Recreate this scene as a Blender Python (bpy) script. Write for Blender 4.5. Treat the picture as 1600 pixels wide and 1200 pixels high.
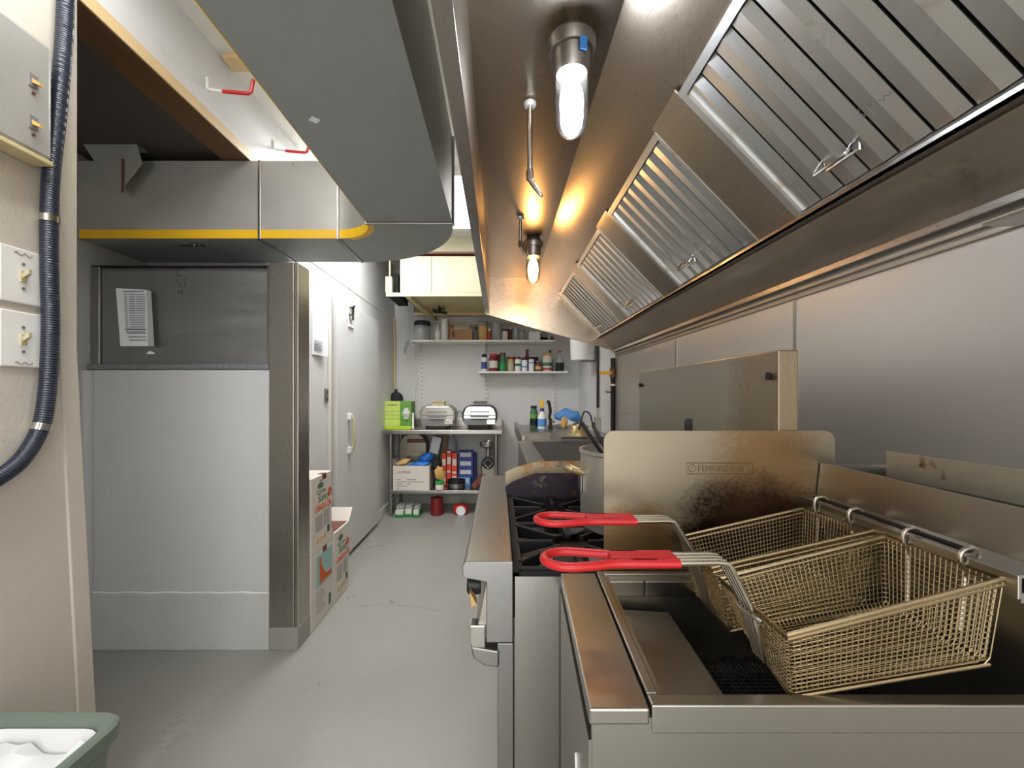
import bpy, bmesh, math, random
from mathutils import Vector, Matrix
random.seed(7)
PI = math.pi
for o in list(bpy.data.objects): bpy.data.objects.remove(o)
SC = bpy.context.scene
COL = SC.collection

# ------------------------------------------------------------------ camera, world, exposure
F = 680.0; CX = 780.0; CY = 617.0; HC = 1.27         # focal length in px of a 1600 px wide frame
cam = bpy.data.cameras.new('camera'); camo = bpy.data.objects.new('camera', cam); COL.objects.link(camo)
cam.sensor_width = 36.0; cam.lens = F/1600*36.0
cam.shift_x = (800-CX)/1600; cam.shift_y = (CY-600)/1600
cam.clip_start = 0.02
camo.location = (0, 0, HC); camo.rotation_euler = (PI/2, 0, 0)
SC.camera = camo
w = bpy.data.worlds.new('world'); SC.world = w; w.use_nodes = True
bg = w.node_tree.nodes['Background']; bg.inputs[0].default_value = (1.0, 0.99, 0.97, 1); bg.inputs[1].default_value = 2.3
SC.view_settings.view_transform = 'Standard'; SC.view_settings.look = 'None'
SC.view_settings.gamma = 1; SC.view_settings.use_curve_mapping = False
SC.view_settings.exposure = 0.3
L_CEIL = 12.0      # ceiling fluorescent strength
L_COOL = 150.0     # near hood bulb
L_WARM = 75.0     # far hood bulb

def PX(x, Y): return (x-CX)/F*Y
def PZ(y, Y): return HC-(y-CY)/F*Y

# ------------------------------------------------------------------ materials
def s2l(c): return tuple(((v/255)/12.92 if v/255 <= .04045 else ((v/255+.055)/1.055)**2.4) for v in c)
MATS = {}
def mat(name, rgb, rough=.5, metal=0., noise=0., nscale=6., stretch=(1,1,1), bump=0., bscale=120., rvar=0.,
        spots=None, spec=.5, coat=0., emit=0., alpha=1., trans=0., coord='Object'):
    """rgb in sRGB 0-255; noise = brightness variation; spots = (rgb, scale, threshold, soft)"""
    if name in MATS: return MATS[name]
    m = bpy.data.materials.new(name); m.use_nodes = True; nt = m.node_tree; N = nt.nodes; Lk = nt.links
    b = N['Principled BSDF']; c = s2l(rgb)
    b.inputs['Base Color'].default_value = (*c, 1); b.inputs['Roughness'].default_value = rough
    b.inputs['Metallic'].default_value = metal; b.inputs['Specular IOR Level'].default_value = spec
    b.inputs['Coat Weight'].default_value = coat
    if trans: b.inputs['Transmission Weight'].default_value = trans
    if alpha < 1: b.inputs['Alpha'].default_value = alpha
    if emit:
        b.inputs['Emission Color'].default_value = (*c, 1); b.inputs['Emission Strength'].default_value = emit
    tc = N.new('ShaderNodeTexCoord'); mp = N.new('ShaderNodeMapping'); mp.inputs['Scale'].default_value = stretch
    Lk.new(tc.outputs[coord], mp.inputs[0])
    col = None
    if noise or rvar:
        n = N.new('ShaderNodeTexNoise'); n.inputs['Scale'].default_value = nscale; n.inputs['Detail'].default_value = 5
        n.inputs['Roughness'].default_value = .6
        Lk.new(mp.outputs[0], n.inputs['Vector'])
        if noise:
            mr = N.new('ShaderNodeMapRange'); mr.inputs[1].default_value = .25; mr.inputs[2].default_value = .75
            mr.inputs[3].default_value = 1-noise; mr.inputs[4].default_value = 1+noise
            Lk.new(n.outputs[0], mr.inputs[0])
            mx = N.new('ShaderNodeVectorMath'); mx.operation = 'SCALE'; mx.inputs[0].default_value = c
            Lk.new(mr.outputs[0], mx.inputs['Scale']); col = mx.outputs[0]
        if rvar:
            m2 = N.new('ShaderNodeMapRange'); m2.inputs[1].default_value = .3; m2.inputs[2].default_value = .7
            m2.inputs[3].default_value = max(.03, rough-rvar); m2.inputs[4].default_value = rough+rvar
            Lk.new(n.outputs[0], m2.inputs[0]); Lk.new(m2.outputs[0], b.inputs['Roughness'])
    for sp in (spots or []):
        n2 = N.new('ShaderNodeTexNoise'); n2.inputs['Scale'].default_value = sp[1]; n2.inputs['Detail'].default_value = 6
        n2.inputs['Roughness'].default_value = .65
        Lk.new(tc.outputs[coord], n2.inputs['Vector'])
        r = N.new('ShaderNodeMapRange'); r.inputs[1].default_value = sp[2]; r.inputs[2].default_value = sp[2]+sp[3]
        r.clamp = True; Lk.new(n2.outputs[0], r.inputs[0])
        mix = N.new('ShaderNodeMix'); mix.data_type = 'RGBA'; Lk.new(r.outputs[0], mix.inputs[0])
        if col is not None: Lk.new(col, mix.inputs[6])
        else: mix.inputs[6].default_value = (*c, 1)
        mix.inputs[7].default_value = (*s2l(sp[0]), 1); col = mix.outputs[2]
    if col is not None: Lk.new(col, b.inputs['Base Color'])
    if bump:
        n3 = N.new('ShaderNodeTexNoise'); n3.inputs['Scale'].default_value = bscale; n3.inputs['Detail'].default_value = 3
        Lk.new(mp.outputs[0], n3.inputs['Vector'])
        bp = N.new('ShaderNodeBump'); bp.inputs['Strength'].default_value = bump; bp.inputs['Distance'].default_value = .004
        Lk.new(n3.outputs[0], bp.inputs['Height']); Lk.new(bp.outputs[0], b.inputs['Normal'])
    m.diffuse_color = (*c, 1)
    MATS[name] = m; return m

def stain(m, cols, box, soft=.25, nscale=5., amount=1.):
    """add a stain with its own shape (generated coords, ellipse box=(cx,cz,rx,rz)) over a material's base colour"""
    nt = m.node_tree; N = nt.nodes; Lk = nt.links; b = N['Principled BSDF']
    tc = N.new('ShaderNodeTexCoord'); sep = N.new('ShaderNodeSeparateXYZ'); Lk.new(tc.outputs['Generated'], sep.inputs[0])
    ax = box[4] if len(box) > 4 else 0
    def lin(sock, c0, r):
        a = N.new('ShaderNodeMath'); a.operation = 'SUBTRACT'; Lk.new(sock, a.inputs[0]); a.inputs[1].default_value = c0
        d = N.new('ShaderNodeMath'); d.operation = 'DIVIDE'; Lk.new(a.outputs[0], d.inputs[0]); d.inputs[1].default_value = r
        p = N.new('ShaderNodeMath'); p.operation = 'MULTIPLY'; Lk.new(d.outputs[0], p.inputs[0]); Lk.new(d.outputs[0], p.inputs[1])
        return p.outputs[0]
    a = lin(sep.outputs[ax], box[0], box[2]); c = lin(sep.outputs[2], box[1], box[3])
    s = N.new('ShaderNodeMath'); s.operation = 'ADD'; Lk.new(a, s.inputs[0]); Lk.new(c, s.inputs[1])
    n = N.new('ShaderNodeTexNoise'); n.inputs['Scale'].default_value = nscale; n.inputs['Detail'].default_value = 8; n.inputs['Roughness'].default_value = .7
    Lk.new(tc.outputs['Generated'], n.inputs['Vector'])
    t = N.new('ShaderNodeMath'); t.operation = 'MULTIPLY_ADD'; Lk.new(n.outputs[0], t.inputs[0]); t.inputs[1].default_value = -2.2; Lk.new(s.outputs[0], t.inputs[2])
    n9 = N.new('ShaderNodeTexNoise'); n9.inputs['Scale'].default_value = 60; n9.inputs['Detail'].default_value = 4; Lk.new(tc.outputs['Generated'], n9.inputs['Vector'])
    t9 = N.new('ShaderNodeMath'); t9.operation = 'MULTIPLY_ADD'; Lk.new(n9.outputs[0], t9.inputs[0]); t9.inputs[1].default_value = -1.2; Lk.new(t.outputs[0], t9.inputs[2]); t0 = N.new('ShaderNodeMath'); t0.operation = 'ADD'; Lk.new(t9.outputs[0], t0.inputs[0]); t0.inputs[1].default_value = .6; t = t0
    r = N.new('ShaderNodeMapRange'); r.inputs[1].default_value = -.1+soft; r.inputs[2].default_value = -.1-soft*2.2
    r.inputs[3].default_value = 0; r.inputs[4].default_value = amount; r.clamp = True
    Lk.new(t.outputs[0], r.inputs[0])
    mix = N.new('ShaderNodeMix'); mix.data_type = 'RGBA'; Lk.new(r.outputs[0], mix.inputs[0])
    bc = b.inputs['Base Color']
    if bc.links: Lk.new(bc.links[0].from_socket, mix.inputs[6])
    else: mix.inputs[6].default_value = bc.default_value
    mix.inputs[7].default_value = (*s2l(cols), 1); Lk.new(mix.outputs[2], bc)
    # stained metal is duller
    mm = N.new('ShaderNodeMath'); mm.operation = 'MULTIPLY_ADD'; Lk.new(r.outputs[0], mm.inputs[0])
    mm.inputs[1].default_value = -.55*b.inputs['Metallic'].default_value; mm.inputs[2].default_value = b.inputs['Metallic'].default_value
    if not b.inputs['Metallic'].links: Lk.new(mm.outputs[0], b.inputs['Metallic'])
    return m

M_WALL   = mat('painted_wall', (214,213,210), .55, noise=.03, nscale=3, bump=.15, bscale=60, spots=[((196,186,168), 2.2, .62, .2)])
M_NEAR   = mat('painted_wall_cream', (202,193,179), .6, noise=.02, nscale=4, bump=.35, bscale=90, spots=[((150,105,70), 14, .735, .03)])
M_BLOCK  = mat('painted_block', (194,195,194), .5, noise=.03, nscale=3, bump=.2, bscale=50, spots=[((150,148,142), 9, .7, .06)])
M_KICK   = mat('painted_kick', (192,191,188), .55, noise=.05, nscale=5, bump=.3, bscale=40, spots=[((110,95,80), 8, .68, .08)])
M_FLOOR  = mat('floor_paint', (152,150,143), .33, noise=.05, nscale=2.5, bump=.08, bscale=40, rvar=.08, spots=[((120,112,100), 16, .73, .03), ((162,160,153), 1.3, .55, .3)])
M_CEIL   = mat('ceiling_paint', (226,224,216), .7, noise=.02)
M_TRIMW  = mat('trim_paint', (228,225,215), .5, noise=.03, spots=[((170,140,100), 12, .68, .08)])
M_WOOD   = mat('stained_wood', (98,66,32), .45, noise=.25, nscale=5, stretch=(8,.6,8))
M_PALEW  = mat('pale_wood', (214,186,138), .5, noise=.1, nscale=5, stretch=(8,.8,8))
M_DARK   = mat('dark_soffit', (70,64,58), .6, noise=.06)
M_BLACK  = mat('black_plastic', (22,22,24), .4)
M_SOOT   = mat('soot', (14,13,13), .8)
M_STEEL  = mat('stainless', (168,165,160), .3, 1., noise=.03, nscale=40, stretch=(20,20,1), rvar=.04)
M_STEELX = mat('stainless_brushed_x', (172,168,162), .3, 1., noise=.03, nscale=40, stretch=(1,20,20), rvar=.04)
M_STEELY = mat('stainless_brushed_y', (176,171,164), .3, 1., noise=.03, nscale=40, stretch=(20,1,20), rvar=.04)
M_HOOD   = mat('hood_steel', (172,160,144), .3, 1., noise=.03, nscale=40, stretch=(20,1,20), rvar=.04)
M_HOODE  = mat('hood_steel_end', (186,172,154), .27, 1., noise=.03, nscale=40, stretch=(1,20,20), rvar=.04)
M_TROUGH = mat('greasy_steel', (176,166,152), .5, .85, noise=.12, nscale=4, stretch=(3,.6,3), rvar=.1, spots=[((140,128,100), 5, .62, .1)])
M_WSTEEL = mat('wall_steel', (202,199,194), .4, .65, noise=.03, nscale=30, stretch=(20,20,1), rvar=.04)
M_GALV   = mat('galvanised', (176,174,168), .45, .4, noise=.07, nscale=7, rvar=.08, spots=[((100,92,80), 9, .7, .05)])
M_GALVU  = mat('galvanised_bottom', (160,164,162), .55, .25, noise=.06, nscale=9, spots=[((92,84,76), 24, .72, .03)])
M_ALU    = mat('filter_aluminium', (200,200,197), .34, .95, noise=.06, nscale=6, spots=[((150,132,98), 5, .58, .18)])
M_CABST  = mat('cabinet_steel', (150,150,149), .4, .85, noise=.05, nscale=4, stretch=(1,1,6), rvar=.06)
M_POST   = mat('post_steel', (178,172,162), .3, .95, noise=.05, nscale=30, stretch=(20,20,.6), rvar=.05)
M_YELLOW = mat('yellow_tape', (240,190,30), .45, noise=.04)
M_WHITEP = mat('white_plastic', (236,234,228), .35)
M_CREAM  = mat('cream_paint', (184,178,148), .5, noise=.05, nscale=5, spots=[((176,140,90), 7, .7, .08)])
M_CREAMD = mat('cream_underside', (196,180,136), .55, noise=.1, nscale=4)
M_PAPER  = mat('paper', (240,240,242), .7)
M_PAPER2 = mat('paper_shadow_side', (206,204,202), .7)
M_INK    = mat('ink_grey', (120,122,126), .7)
M_INKD   = mat('ink_dark', (40,38,40), .7)
M_CARD   = mat('white_cardboard', (216,208,196), .65, noise=.03, spots=[((200,180,150), 3, .62, .2)])
M_CARDB  = mat('brown_cardboard', (176,136,98), .7, noise=.05)
M_ORANGE = mat('orange_print', (204,92,34), .6)
M_GREENP = mat('green_print', (62,110,80), .6)
M_TEALP  = mat('teal_print', (150,188,182), .6)
M_RED    = mat('red_vinyl', (206,30,36), .32, spec=.6)
M_REDP   = mat('red_paint', (188,50,42), .4)
M_BRASSW = mat('basket_wire', (182,165,130), .3, 1., noise=.12, nscale=12)
M_WIREST = mat('handle_wire', (188,180,166), .3, 1.)
M_FRY    = mat('fryer_steel', (170,167,160), .3, 1., noise=.015, nscale=40, stretch=(20,1,20))
M_FRYIN  = mat('fryer_tank', (158,152,140), .36, 1., noise=.12, nscale=6, rvar=.08)
M_OIL    = mat('old_oil', (20,13,10), .12, 0., spec=.6)
M_BURNT  = mat('burnt_plate', (110,92,76), .5, .7, noise=.2, nscale=6, spots=[((190,140,80), 5, .56, .12), ((36,30,38), 3.2, .5, .12)], coord='Object')
M_SPLU   = mat('rusty_splash', (196,182,152), .45, .6, noise=.1, nscale=9, spots=[((196,130,50), 14, .48, .14), ((70,46,36), 11, .58, .08)])
M_SPLD   = mat('burnt_splash', (58,50,60), .5, .4, noise=.2, nscale=9, spots=[((150,98,50), 8, .53, .14), ((176,166,140), 9, .62, .08)])
M_TRAY   = mat('burner_tray_steel', (128,114,98), .5, .6, noise=.15, nscale=12, spots=[((60,48,42), 9, .58, .1)])
M_GRIDDLE= mat('griddle_plate', (62,58,56), .42, .6, noise=.15, nscale=5)
M_IRON   = mat('cast_iron', (34,33,35), .5, .4, noise=.2, nscale=30, bump=.3, bscale=150)
M_BURNER = mat('burner_cap', (124,120,124), .5, .6, noise=.2, nscale=10)
M_SHIELD = mat('splash_plate', (144,134,117), .34, 1., noise=.03, nscale=40, stretch=(20,20,1), rvar=.04)
stain(M_SHIELD, (126,94,54), (.70,.78,.24,.42), .3, 7, .85)
stain(M_SHIELD, (50,27,13), (.62,.50,.30,.28), .3, 6, .95)
stain(M_SHIELD, (128,92,40), (.14,.42,.2,.2), .3, 6, .7)
M_EMBOSS = mat('embossed_steel', (132,112,84), .4, .8)
M_RISER  = mat('riser_steel', (168,160,148), .34, 1., noise=.03, nscale=40, stretch=(20,20,1), rvar=.04)
stain(M_RISER, (122,98,60), (.06,.5,.15,1.5,1), .35, 5, .65)
M_RUSTP  = mat('rust_flecked_steel', (186,182,166), .42, .8, noise=.06, spots=[((130,92,46), 22, .6, .1), ((60,40,26), 45, .68, .06)])
M_POTB   = mat('stock_pot_aluminium', (196,193,186), .45, .7, noise=.05)
M_POT    = mat('pot_aluminium', (150,149,147), .38, .95, noise=.06)
M_CHROME = mat('chrome', (204,202,198), .18, 1.)
M_BULBC  = mat('bulb_cool', (236,242,255), .3, emit=L_COOL)
M_BULBW  = mat('bulb_warm', (255,190,110), .3, emit=L_WARM)
M_TUBE   = mat('light_diffuser', (250,252,255), .4, emit=L_CEIL)
M_TUBE2  = mat('light_diffuser_dim', (250,252,255), .4, emit=L_CEIL*.5)
M_TUBE3  = mat('light_diffuser_bright', (250,252,255), .4, emit=L_CEIL*2.2)
M_LAMPB  = mat('lamp_base_steel', (150,146,140), .4, .9, noise=.08)
M_BLUEL  = mat('blue_label', (40,120,190), .5)
M_CONDUIT= mat('navy_conduit', (32,38,54), .32, spec=.6)
M_GREEN  = mat('lime_card', (196,214,106), .5)
M_GREEND = mat('green_print_dark', (98,150,60), .5)
M_GREENB = mat('lime_bag', (176,206,40), .35)
M_BLUEB  = mat('blue_bag', (40,120,205), .35)
M_BLUEX  = mat('blue_carton', (52,70,140), .5)
M_BLUEX2 = mat('light_blue_carton', (90,150,215), .5)
M_TAN    = mat('tan_bag', (205,170,110), .55)
M_REDC   = mat('red_carton', (214,72,52), .5)
M_GREENL = mat('green_lid', (40,150,70), .4)
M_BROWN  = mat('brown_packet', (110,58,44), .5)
M_BIN    = mat('bin_green_grey', (108,120,108), .4, noise=.05)
M_BAGW   = mat('bin_liner', (226,226,226), .35, noise=.04)
M_GREY   = mat('grey_plastic', (120,120,122), .45)
M_MUSTARD= mat('tan_spice', (200,160,90), .55)
M_DKRED  = mat('dark_red', (120,28,32), .4)
M_PURPLE = mat('purple_plastic', (70,50,150), .4)
M_GOLDY  = mat('golden_pan', (214,196,150), .35, .7)
M_NAVY   = mat('dark_blue_bristle', (24,26,36), .7)
def glassy(name, rgb, a):
    m = bpy.data.materials.new(name); m.use_nodes = True; nt = m.node_tree; N = nt.nodes
    b = N['Principled BSDF']; c = s2l(rgb); b.inputs['Base Color'].default_value = (*c, 1); b.inputs['Roughness'].default_value = .06
    t = N.new('ShaderNodeBsdfTransparent'); t.inputs[0].default_value = (.96,.97,.97,1)
    mx = N.new('ShaderNodeMixShader'); mx.inputs[0].default_value = a
    nt.links.new(t.outputs[0], mx.inputs[1]); nt.links.new(b.outputs[0], mx.inputs[2])
    nt.links.new(mx.outputs[0], N['Material Output'].inputs[0]); MATS[name] = m; return m
def jarglass():
    m = bpy.data.materials.new('lamp_glass'); m.use_nodes = True; nt = m.node_tree; N = nt.nodes; N.remove(N['Principled BSDF'])
    t = N.new('ShaderNodeBsdfTransparent'); t.inputs[0].default_value = (.93,.95,.96,1); g = N.new('ShaderNodeBsdfGlossy'); g.inputs['Roughness'].default_value = .08
    f = N.new('ShaderNodeLayerWeight'); f.inputs[0].default_value = .35; mx = N.new('ShaderNodeMixShader')
    nt.links.new(f.outputs['Facing'], mx.inputs[0]); nt.links.new(t.outputs[0], mx.inputs[1]); nt.links.new(g.outputs[0], mx.inputs[2])
    nt.links.new(mx.outputs[0], N['Material Output'].inputs[0]); return m
M_GLASS  = jarglass()
M_JAR    = glassy('clear_plastic', (206,212,214), .4)

# ------------------------------------------------------------------ mesh helpers
class B:
    def __init__(s): s.bm = bmesh.new(); s.x = Matrix.Identity(4)
    def v(s, p): return s.bm.verts.new(s.x @ Vector(p))
    def face(s, vs):
        try: return s.bm.faces.new(vs)
        except ValueError: return None
    def box(s, x0, x1, y0, y1, z0, z1): return s.hexa([(x0,y0,z0),(x1,y0,z0),(x1,y1,z0),(x0,y1,z0),(x0,y0,z1),(x1,y0,z1),(x1,y1,z1),(x0,y1,z1)])
    def hexa(s, p):
        v = [s.v(q) for q in p]
        for f in ((0,3,2,1),(4,5,6,7),(0,1,5,4),(1,2,6,5),(2,3,7,6),(3,0,4,7)): s.face([v[i] for i in f])
        return s
    def prism(s, poly, axis, a, b):
        """poly: 2-D points in the two other axes (order xyz minus axis), extruded from a to b"""
        def mk(p, t):
            return {'x': (t,p[0],p[1]), 'y': (p[0],t,p[1]), 'z': (p[0],p[1],t)}[axis]
        A = [s.v(mk(p,a)) for p in poly]; C = [s.v(mk(p,b)) for p in poly]; n = len(poly)
        s.face(A[::-1]); s.face(C)
        for i in range(n): s.face([A[i],A[(i+1)%n],C[(i+1)%n],C[i]])
        return s
    def tube(s, path, r, n=8, closed=False, cap=True):
        P = [Vector(p) for p in path]; m = len(P); rings = []
        rr = r if isinstance(r,(list,tuple)) else [r]*m
        prev = None
        for i, p in enumerate(P):
            if closed: d = P[(i+1)%m]-P[i-1]
            else: d = P[min(i+1,m-1)]-P[max(i-1,0)]
            d = d.normalized() if d.length > 1e-9 else Vector((0,0,1))
            if prev is None:
                up = Vector((0,0,1)) if abs(d.z) < .9 else Vector((1,0,0))
                a = d.cross(up).normalized()
            else:
                a = (prev - d*prev.dot(d))
                a = a.normalized() if a.length > 1e-6 else d.orthogonal().normalized()
            prev = a; c = d.cross(a)
            rings.append([s.v(p + (a*math.cos(2*PI*k/n)+c*math.sin(2*PI*k/n))*rr[i]) for k in range(n)])
        for i in range(m if closed else m-1):
            A, C = rings[i], rings[(i+1)%m]
            for k in range(n): s.face([A[k],A[(k+1)%n],C[(k+1)%n],C[k]])
        if cap and not closed: s.face(rings[0][::-1]); s.face(rings[-1])
        return s
    def lathe(s, prof, c=(0,0,0), n=20, axis='z'):
        """prof: (radius, height) from bottom to top"""
        rings = []
        def mk(r, h, a):
            u, w_ = r*math.cos(a), r*math.sin(a)
            return {'z':(c[0]+u,c[1]+w_,c[2]+h),'x':(c[0]+h,c[1]+u,c[2]+w_),'y':(c[0]+u,c[1]+h,c[2]+w_)}[axis]
        for r, h in prof:
            rings.append([s.v(mk(max(r,1e-5),h,2*PI*k/n)) for k in range(n)])
        for A, C in zip(rings, rings[1:]):
            for k in range(n): s.face([A[k],A[(k+1)%n],C[(k+1)%n],C[k]])
        s.face(rings[0][::-1]); s.face(rings[-1]); return s
    def rbox(s, cx, cz, w_, h, r, y0, y1, seg=5):
        pts = []
        for (sx,sz,a0) in ((1,1,0),(-1,1,90),(-1,-1,180),(1,-1,270)):
            for k in range(seg+1):
                a = math.radians(a0+90*k/seg); pts.append((cx+sx*(w_/2-r)+r*math.cos(a), cz+sz*(h/2-r)+r*math.sin(a)))
        return s.prism(pts, 'y', y0, y1)
    def build(s, name, m, parent=None, bevel=0, smooth=False, seg=2, **tags):
        bmesh.ops.remove_doubles(s.bm, verts=s.bm.verts, dist=1e-6)
        bmesh.ops.recalc_face_normals(s.bm, faces=s.bm.faces)
        me = bpy.data.meshes.new(name); 
        pts = [v.co for v in s.bm.verts]
        if parent is None:
            xs = [p.x for p in pts]; ys = [p.y for p in pts]; zs = [p.z for p in pts]
            off = Vector(((min(xs)+max(xs))/2, (min(ys)+max(ys))/2, min(zs)))
        else: off = worldloc(parent)
        for v in s.bm.verts: v.co -= off
        s.bm.to_mesh(me); s.bm.free()
        o = bpy.data.objects.new(name, me); COL.objects.link(o); me.materials.append(m)
        if parent is None: o.location = off
        else: o.parent = parent
        if smooth:
            for p in me.polygons: p.use_smooth = True
            me.set_sharp_from_angle(angle=math.radians(38))
        if bevel:
            md = o.modifiers.new('bevel', 'BEVEL'); md.width = bevel; md.segments = seg; md.limit_method = 'ANGLE'; md.angle_limit = .6
            md.harden_normals = False
        tag(o, **tags); return o
def worldloc(o):
    L = Vector((0,0,0))
    while o is not None: L += o.location; o = o.parent
    return L
def tag(o, label=None, cat=None, group=None, kind=None):
    if label: o['label'] = label
    if cat: o['category'] = cat
    if group: o['group'] = group
    if kind: o['kind'] = kind
def thing(name, loc, label=None, cat=None, group=None, kind=None):
    o = bpy.data.objects.new(name, None); COL.objects.link(o); o.location = loc; o.empty_display_size = .1
    tag(o, label, cat, group, kind); return o
def box(name, m, parent, x0, x1, y0, y1, z0, z1, bevel=0, **t): return B().box(x0,x1,y0,y1,z0,z1).build(name, m, parent, bevel, **t)
def copy_tree(o, loc=None, parent=None):
    c = o.copy(); COL.objects.link(c); c.parent = parent
    if loc is not None: c.location = loc
    for ch in [q for q in list(bpy.data.objects) if q.parent == o]: copy_tree(ch, None, c)
    return c
AX = {'-y': Matrix(((1,0,0),(0,0,-1),(0,1,0))), '+x': Matrix(((0,0,1),(1,0,0),(0,1,0))), '+z': Matrix.Identity(3)}
def text(name, body, size, loc, axis, m, parent, depth=.0006, sx=1., align='LEFT', shear=0., label=None):
    cu = bpy.data.curves.new(name, 'FONT'); cu.body = body; cu.size = size; cu.extrude = depth; cu.align_x = align; cu.shear = shear
    t = bpy.data.objects.new(name, cu); COL.objects.link(t)
    bpy.context.view_layer.update()
    me = bpy.data.meshes.new_from_object(t.evaluated_get(bpy.context.evaluated_depsgraph_get()))
    bpy.data.objects.remove(t); bpy.data.curves.remove(cu)
    R = AX[axis]; off = Vector(loc)-worldloc(parent)
    for v in me.vertices: v.co = R @ Vector((v.co.x*sx, v.co.y, v.co.z)) + off
    me.materials.clear(); me.materials.append(m); me.name = name
    o = bpy.data.objects.new(name, me); COL.objects.link(o); o.parent = parent
    if label: o['label'] = label
    return o

# ------------------------------------------------------------------ the room
XL = -1.223; XR = .935; YB = 5.10; ZC = 2.76; YN = -1.5
S = dict(kind='structure')
box('floor', M_FLOOR, None, -2.6, 1.2, YN, YB+.1, -.1, 0, **S)
fl_ = bpy.data.objects['floor']
B().tube([(PX(x,1.27*F/(y-CY)), 1.27*F/(y-CY), .0) for x, y in ((560,948),(590,945),(620,946),(655,949),(690,955))], .0012, 4).build('hairline_crack', M_GREY, fl_)
box('ceiling', M_CEIL, None, XL-.14, 1.2, YN, YB+.1, ZC, ZC+.1, **S)
box('wall_back', M_WALL, None, XL-.14, 1.2, YB, YB+.1, 0, ZC, **S)
wr = box('wall_right', M_WALL, None, XR, XR+.1, YN, YB, 0, ZC, **S)
for (a, b_) in ((YN,1.365),(1.369,2.285),(2.289,3.47)):
    box('steel_panel', M_WSTEEL, wr, XR-.004, XR, a, b_, 0, 1.72)
for y in (1.367, 2.287): box('seam_strip', M_STEEL, wr, XR-.007, XR-.002, y-.008, y+.008, 0, 1.72)
# wall behind the sheet metal further back carries one painted board joint
box('wall_seam', M_TRIMW, wr, XR-.004, XR, 3.50, 3.56, 0, 1.72)
# near left wall, slightly out of plumb at its free end
wl = B().prism([(YN,0),(1.33,0),(1.254,1.4),(1.254,ZC),(YN,ZC)], 'x', XL-.13, XL).build('wall_left', M_NEAR, None, **S)
B().prism([(1.278,0),(1.331,0),(1.256,1.4),(1.256,ZC),(1.206,ZC),(1.206,1.4)], 'x', XL-.132, XL+.006).build('trim_1', M_NEAR, None, .003, **S)
# header over the opening with a stained underside, far left wall
hd = box('wall_left_header', M_WALL, None, XL-.13, XL, 1.256, 2.52, 2.43, ZC, **S)
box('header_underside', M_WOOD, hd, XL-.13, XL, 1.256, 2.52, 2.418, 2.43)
box('header_edge', M_PALEW, hd, XL, XL+.006, 1.256, 2.52, 2.418, 2.462)
box('wall_left_far', M_WALL, None, XL-.13, XL, 2.52, YB, 0, ZC, **S)
box('wall_left_low', M_WALL, None, XL-.13, XL, 2.30, 2.52, 0, 1.93, **S)
box('trim_2', M_TRIMW, None, XL, XL+.004, 2.53, YB, 2.134, 2.142, **S)
box('baseboard_left', M_TRIMW, None, XL, XL+.012, 4.27, YB-.012, 0, .09, .003, **S)
box('baseboard_back', M_TRIMW, None, XL, XR, YB-.012, YB, 0, .09, .003, **S)
box('trim_3', M_TRIMW, None, PX(735,YB)-.004, PX(735,YB)+.004, YB-.005, YB, .09, 1.84, **S)
box('trim_4', M_PALEW, None, -1.21, -.62, 1.90, 1.98, ZC-.02, ZC, **S)
# the alcove on the left
box('wall_alcove_left', M_BLOCK, None, -2.16, -2.06, YN, 2.55, 0, 2.45, **S)
box('wall_alcove_back', M_BLOCK, None, -2.16, XL-.13, 2.55, 2.65, 0, 2.45, **S)
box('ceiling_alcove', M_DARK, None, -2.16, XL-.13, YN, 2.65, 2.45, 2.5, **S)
# boxed-in block: painted lower wall with a coved kick, framed steel cabinet above, steel post
blk = box('wall_alcove_block', M_BLOCK, None, -2.06, -1.146, 2.172, 2.55, .285, 1.395, .006, **S)
kb = B().prism([(2.162,0),(2.55,0),(2.55,.287),(2.172,.287),(2.164,.28)], 'x', -2.06, -1.146).build('baseboard_alcove', M_KICK, None, .004, **S)
B().tube([(-2.05+i*.06, 2.167, .286+.002*math.sin(i*2.1)) for i in range(16)], .0045, 6).build('caulk_bead', M_WHITEP, kb, smooth=True)
B().tube([(-2.05, 2.17, z) for z in (.01,.5,1,1.39)], .03, 10).build('corner_cove', M_BLOCK, blk, smooth=True)
def post():
    t = thing('trim_5', (-1.075,2.235,0), kind='structure')
    box('post_face', M_POST, t, -1.146,-1.022, 2.165,2.30, .11,1.93, .003)
    box('post_corner', M_POST, t, -1.022,-1.003, 2.172,2.30, .11,1.93, .003)
    box('painted_foot', M_FLOOR, t, -1.147,-1.001, 2.162,2.302, 0,.112, .003)
    return t
post()

# upper steel cabinet above the block
t = thing('steel_cabinet', (-1.6,2.36,1.397), 'grey steel wall cabinet below the duct, paper taped on it', 'cabinet')
box('body', M_CABST, t, -2.055,-1.150, 2.215,2.545, 1.40,1.915)
box('front_panel', M_CABST, t, -2.01,-1.172, 2.203,2.215, 1.425,1.90, .002)
box('side_stile', M_STEEL, t, -2.055,-2.012, 2.19,2.215, 1.425,1.915, .002)
box('side_stile', M_STEEL, t, -1.170,-1.150, 2.19,2.215, 1.425,1.915, .002)
box('bottom_rail', M_GREY, t, -2.055,-1.150, 2.17,2.215, 1.397,1.424, .002)
box('top_lip', M_SOOT, t, -2.055,-1.150, 2.19,2.545, 1.915,1.922)
bb = B()
for k in range(14): bb.box(-1.95+k*.055, -1.95+k*.055+.03+random.random()*.03, 2.166, 2.17, 1.40+random.random()*.006, 1.416)
bb.build('caulk_smear', M_GREY, t)
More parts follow.
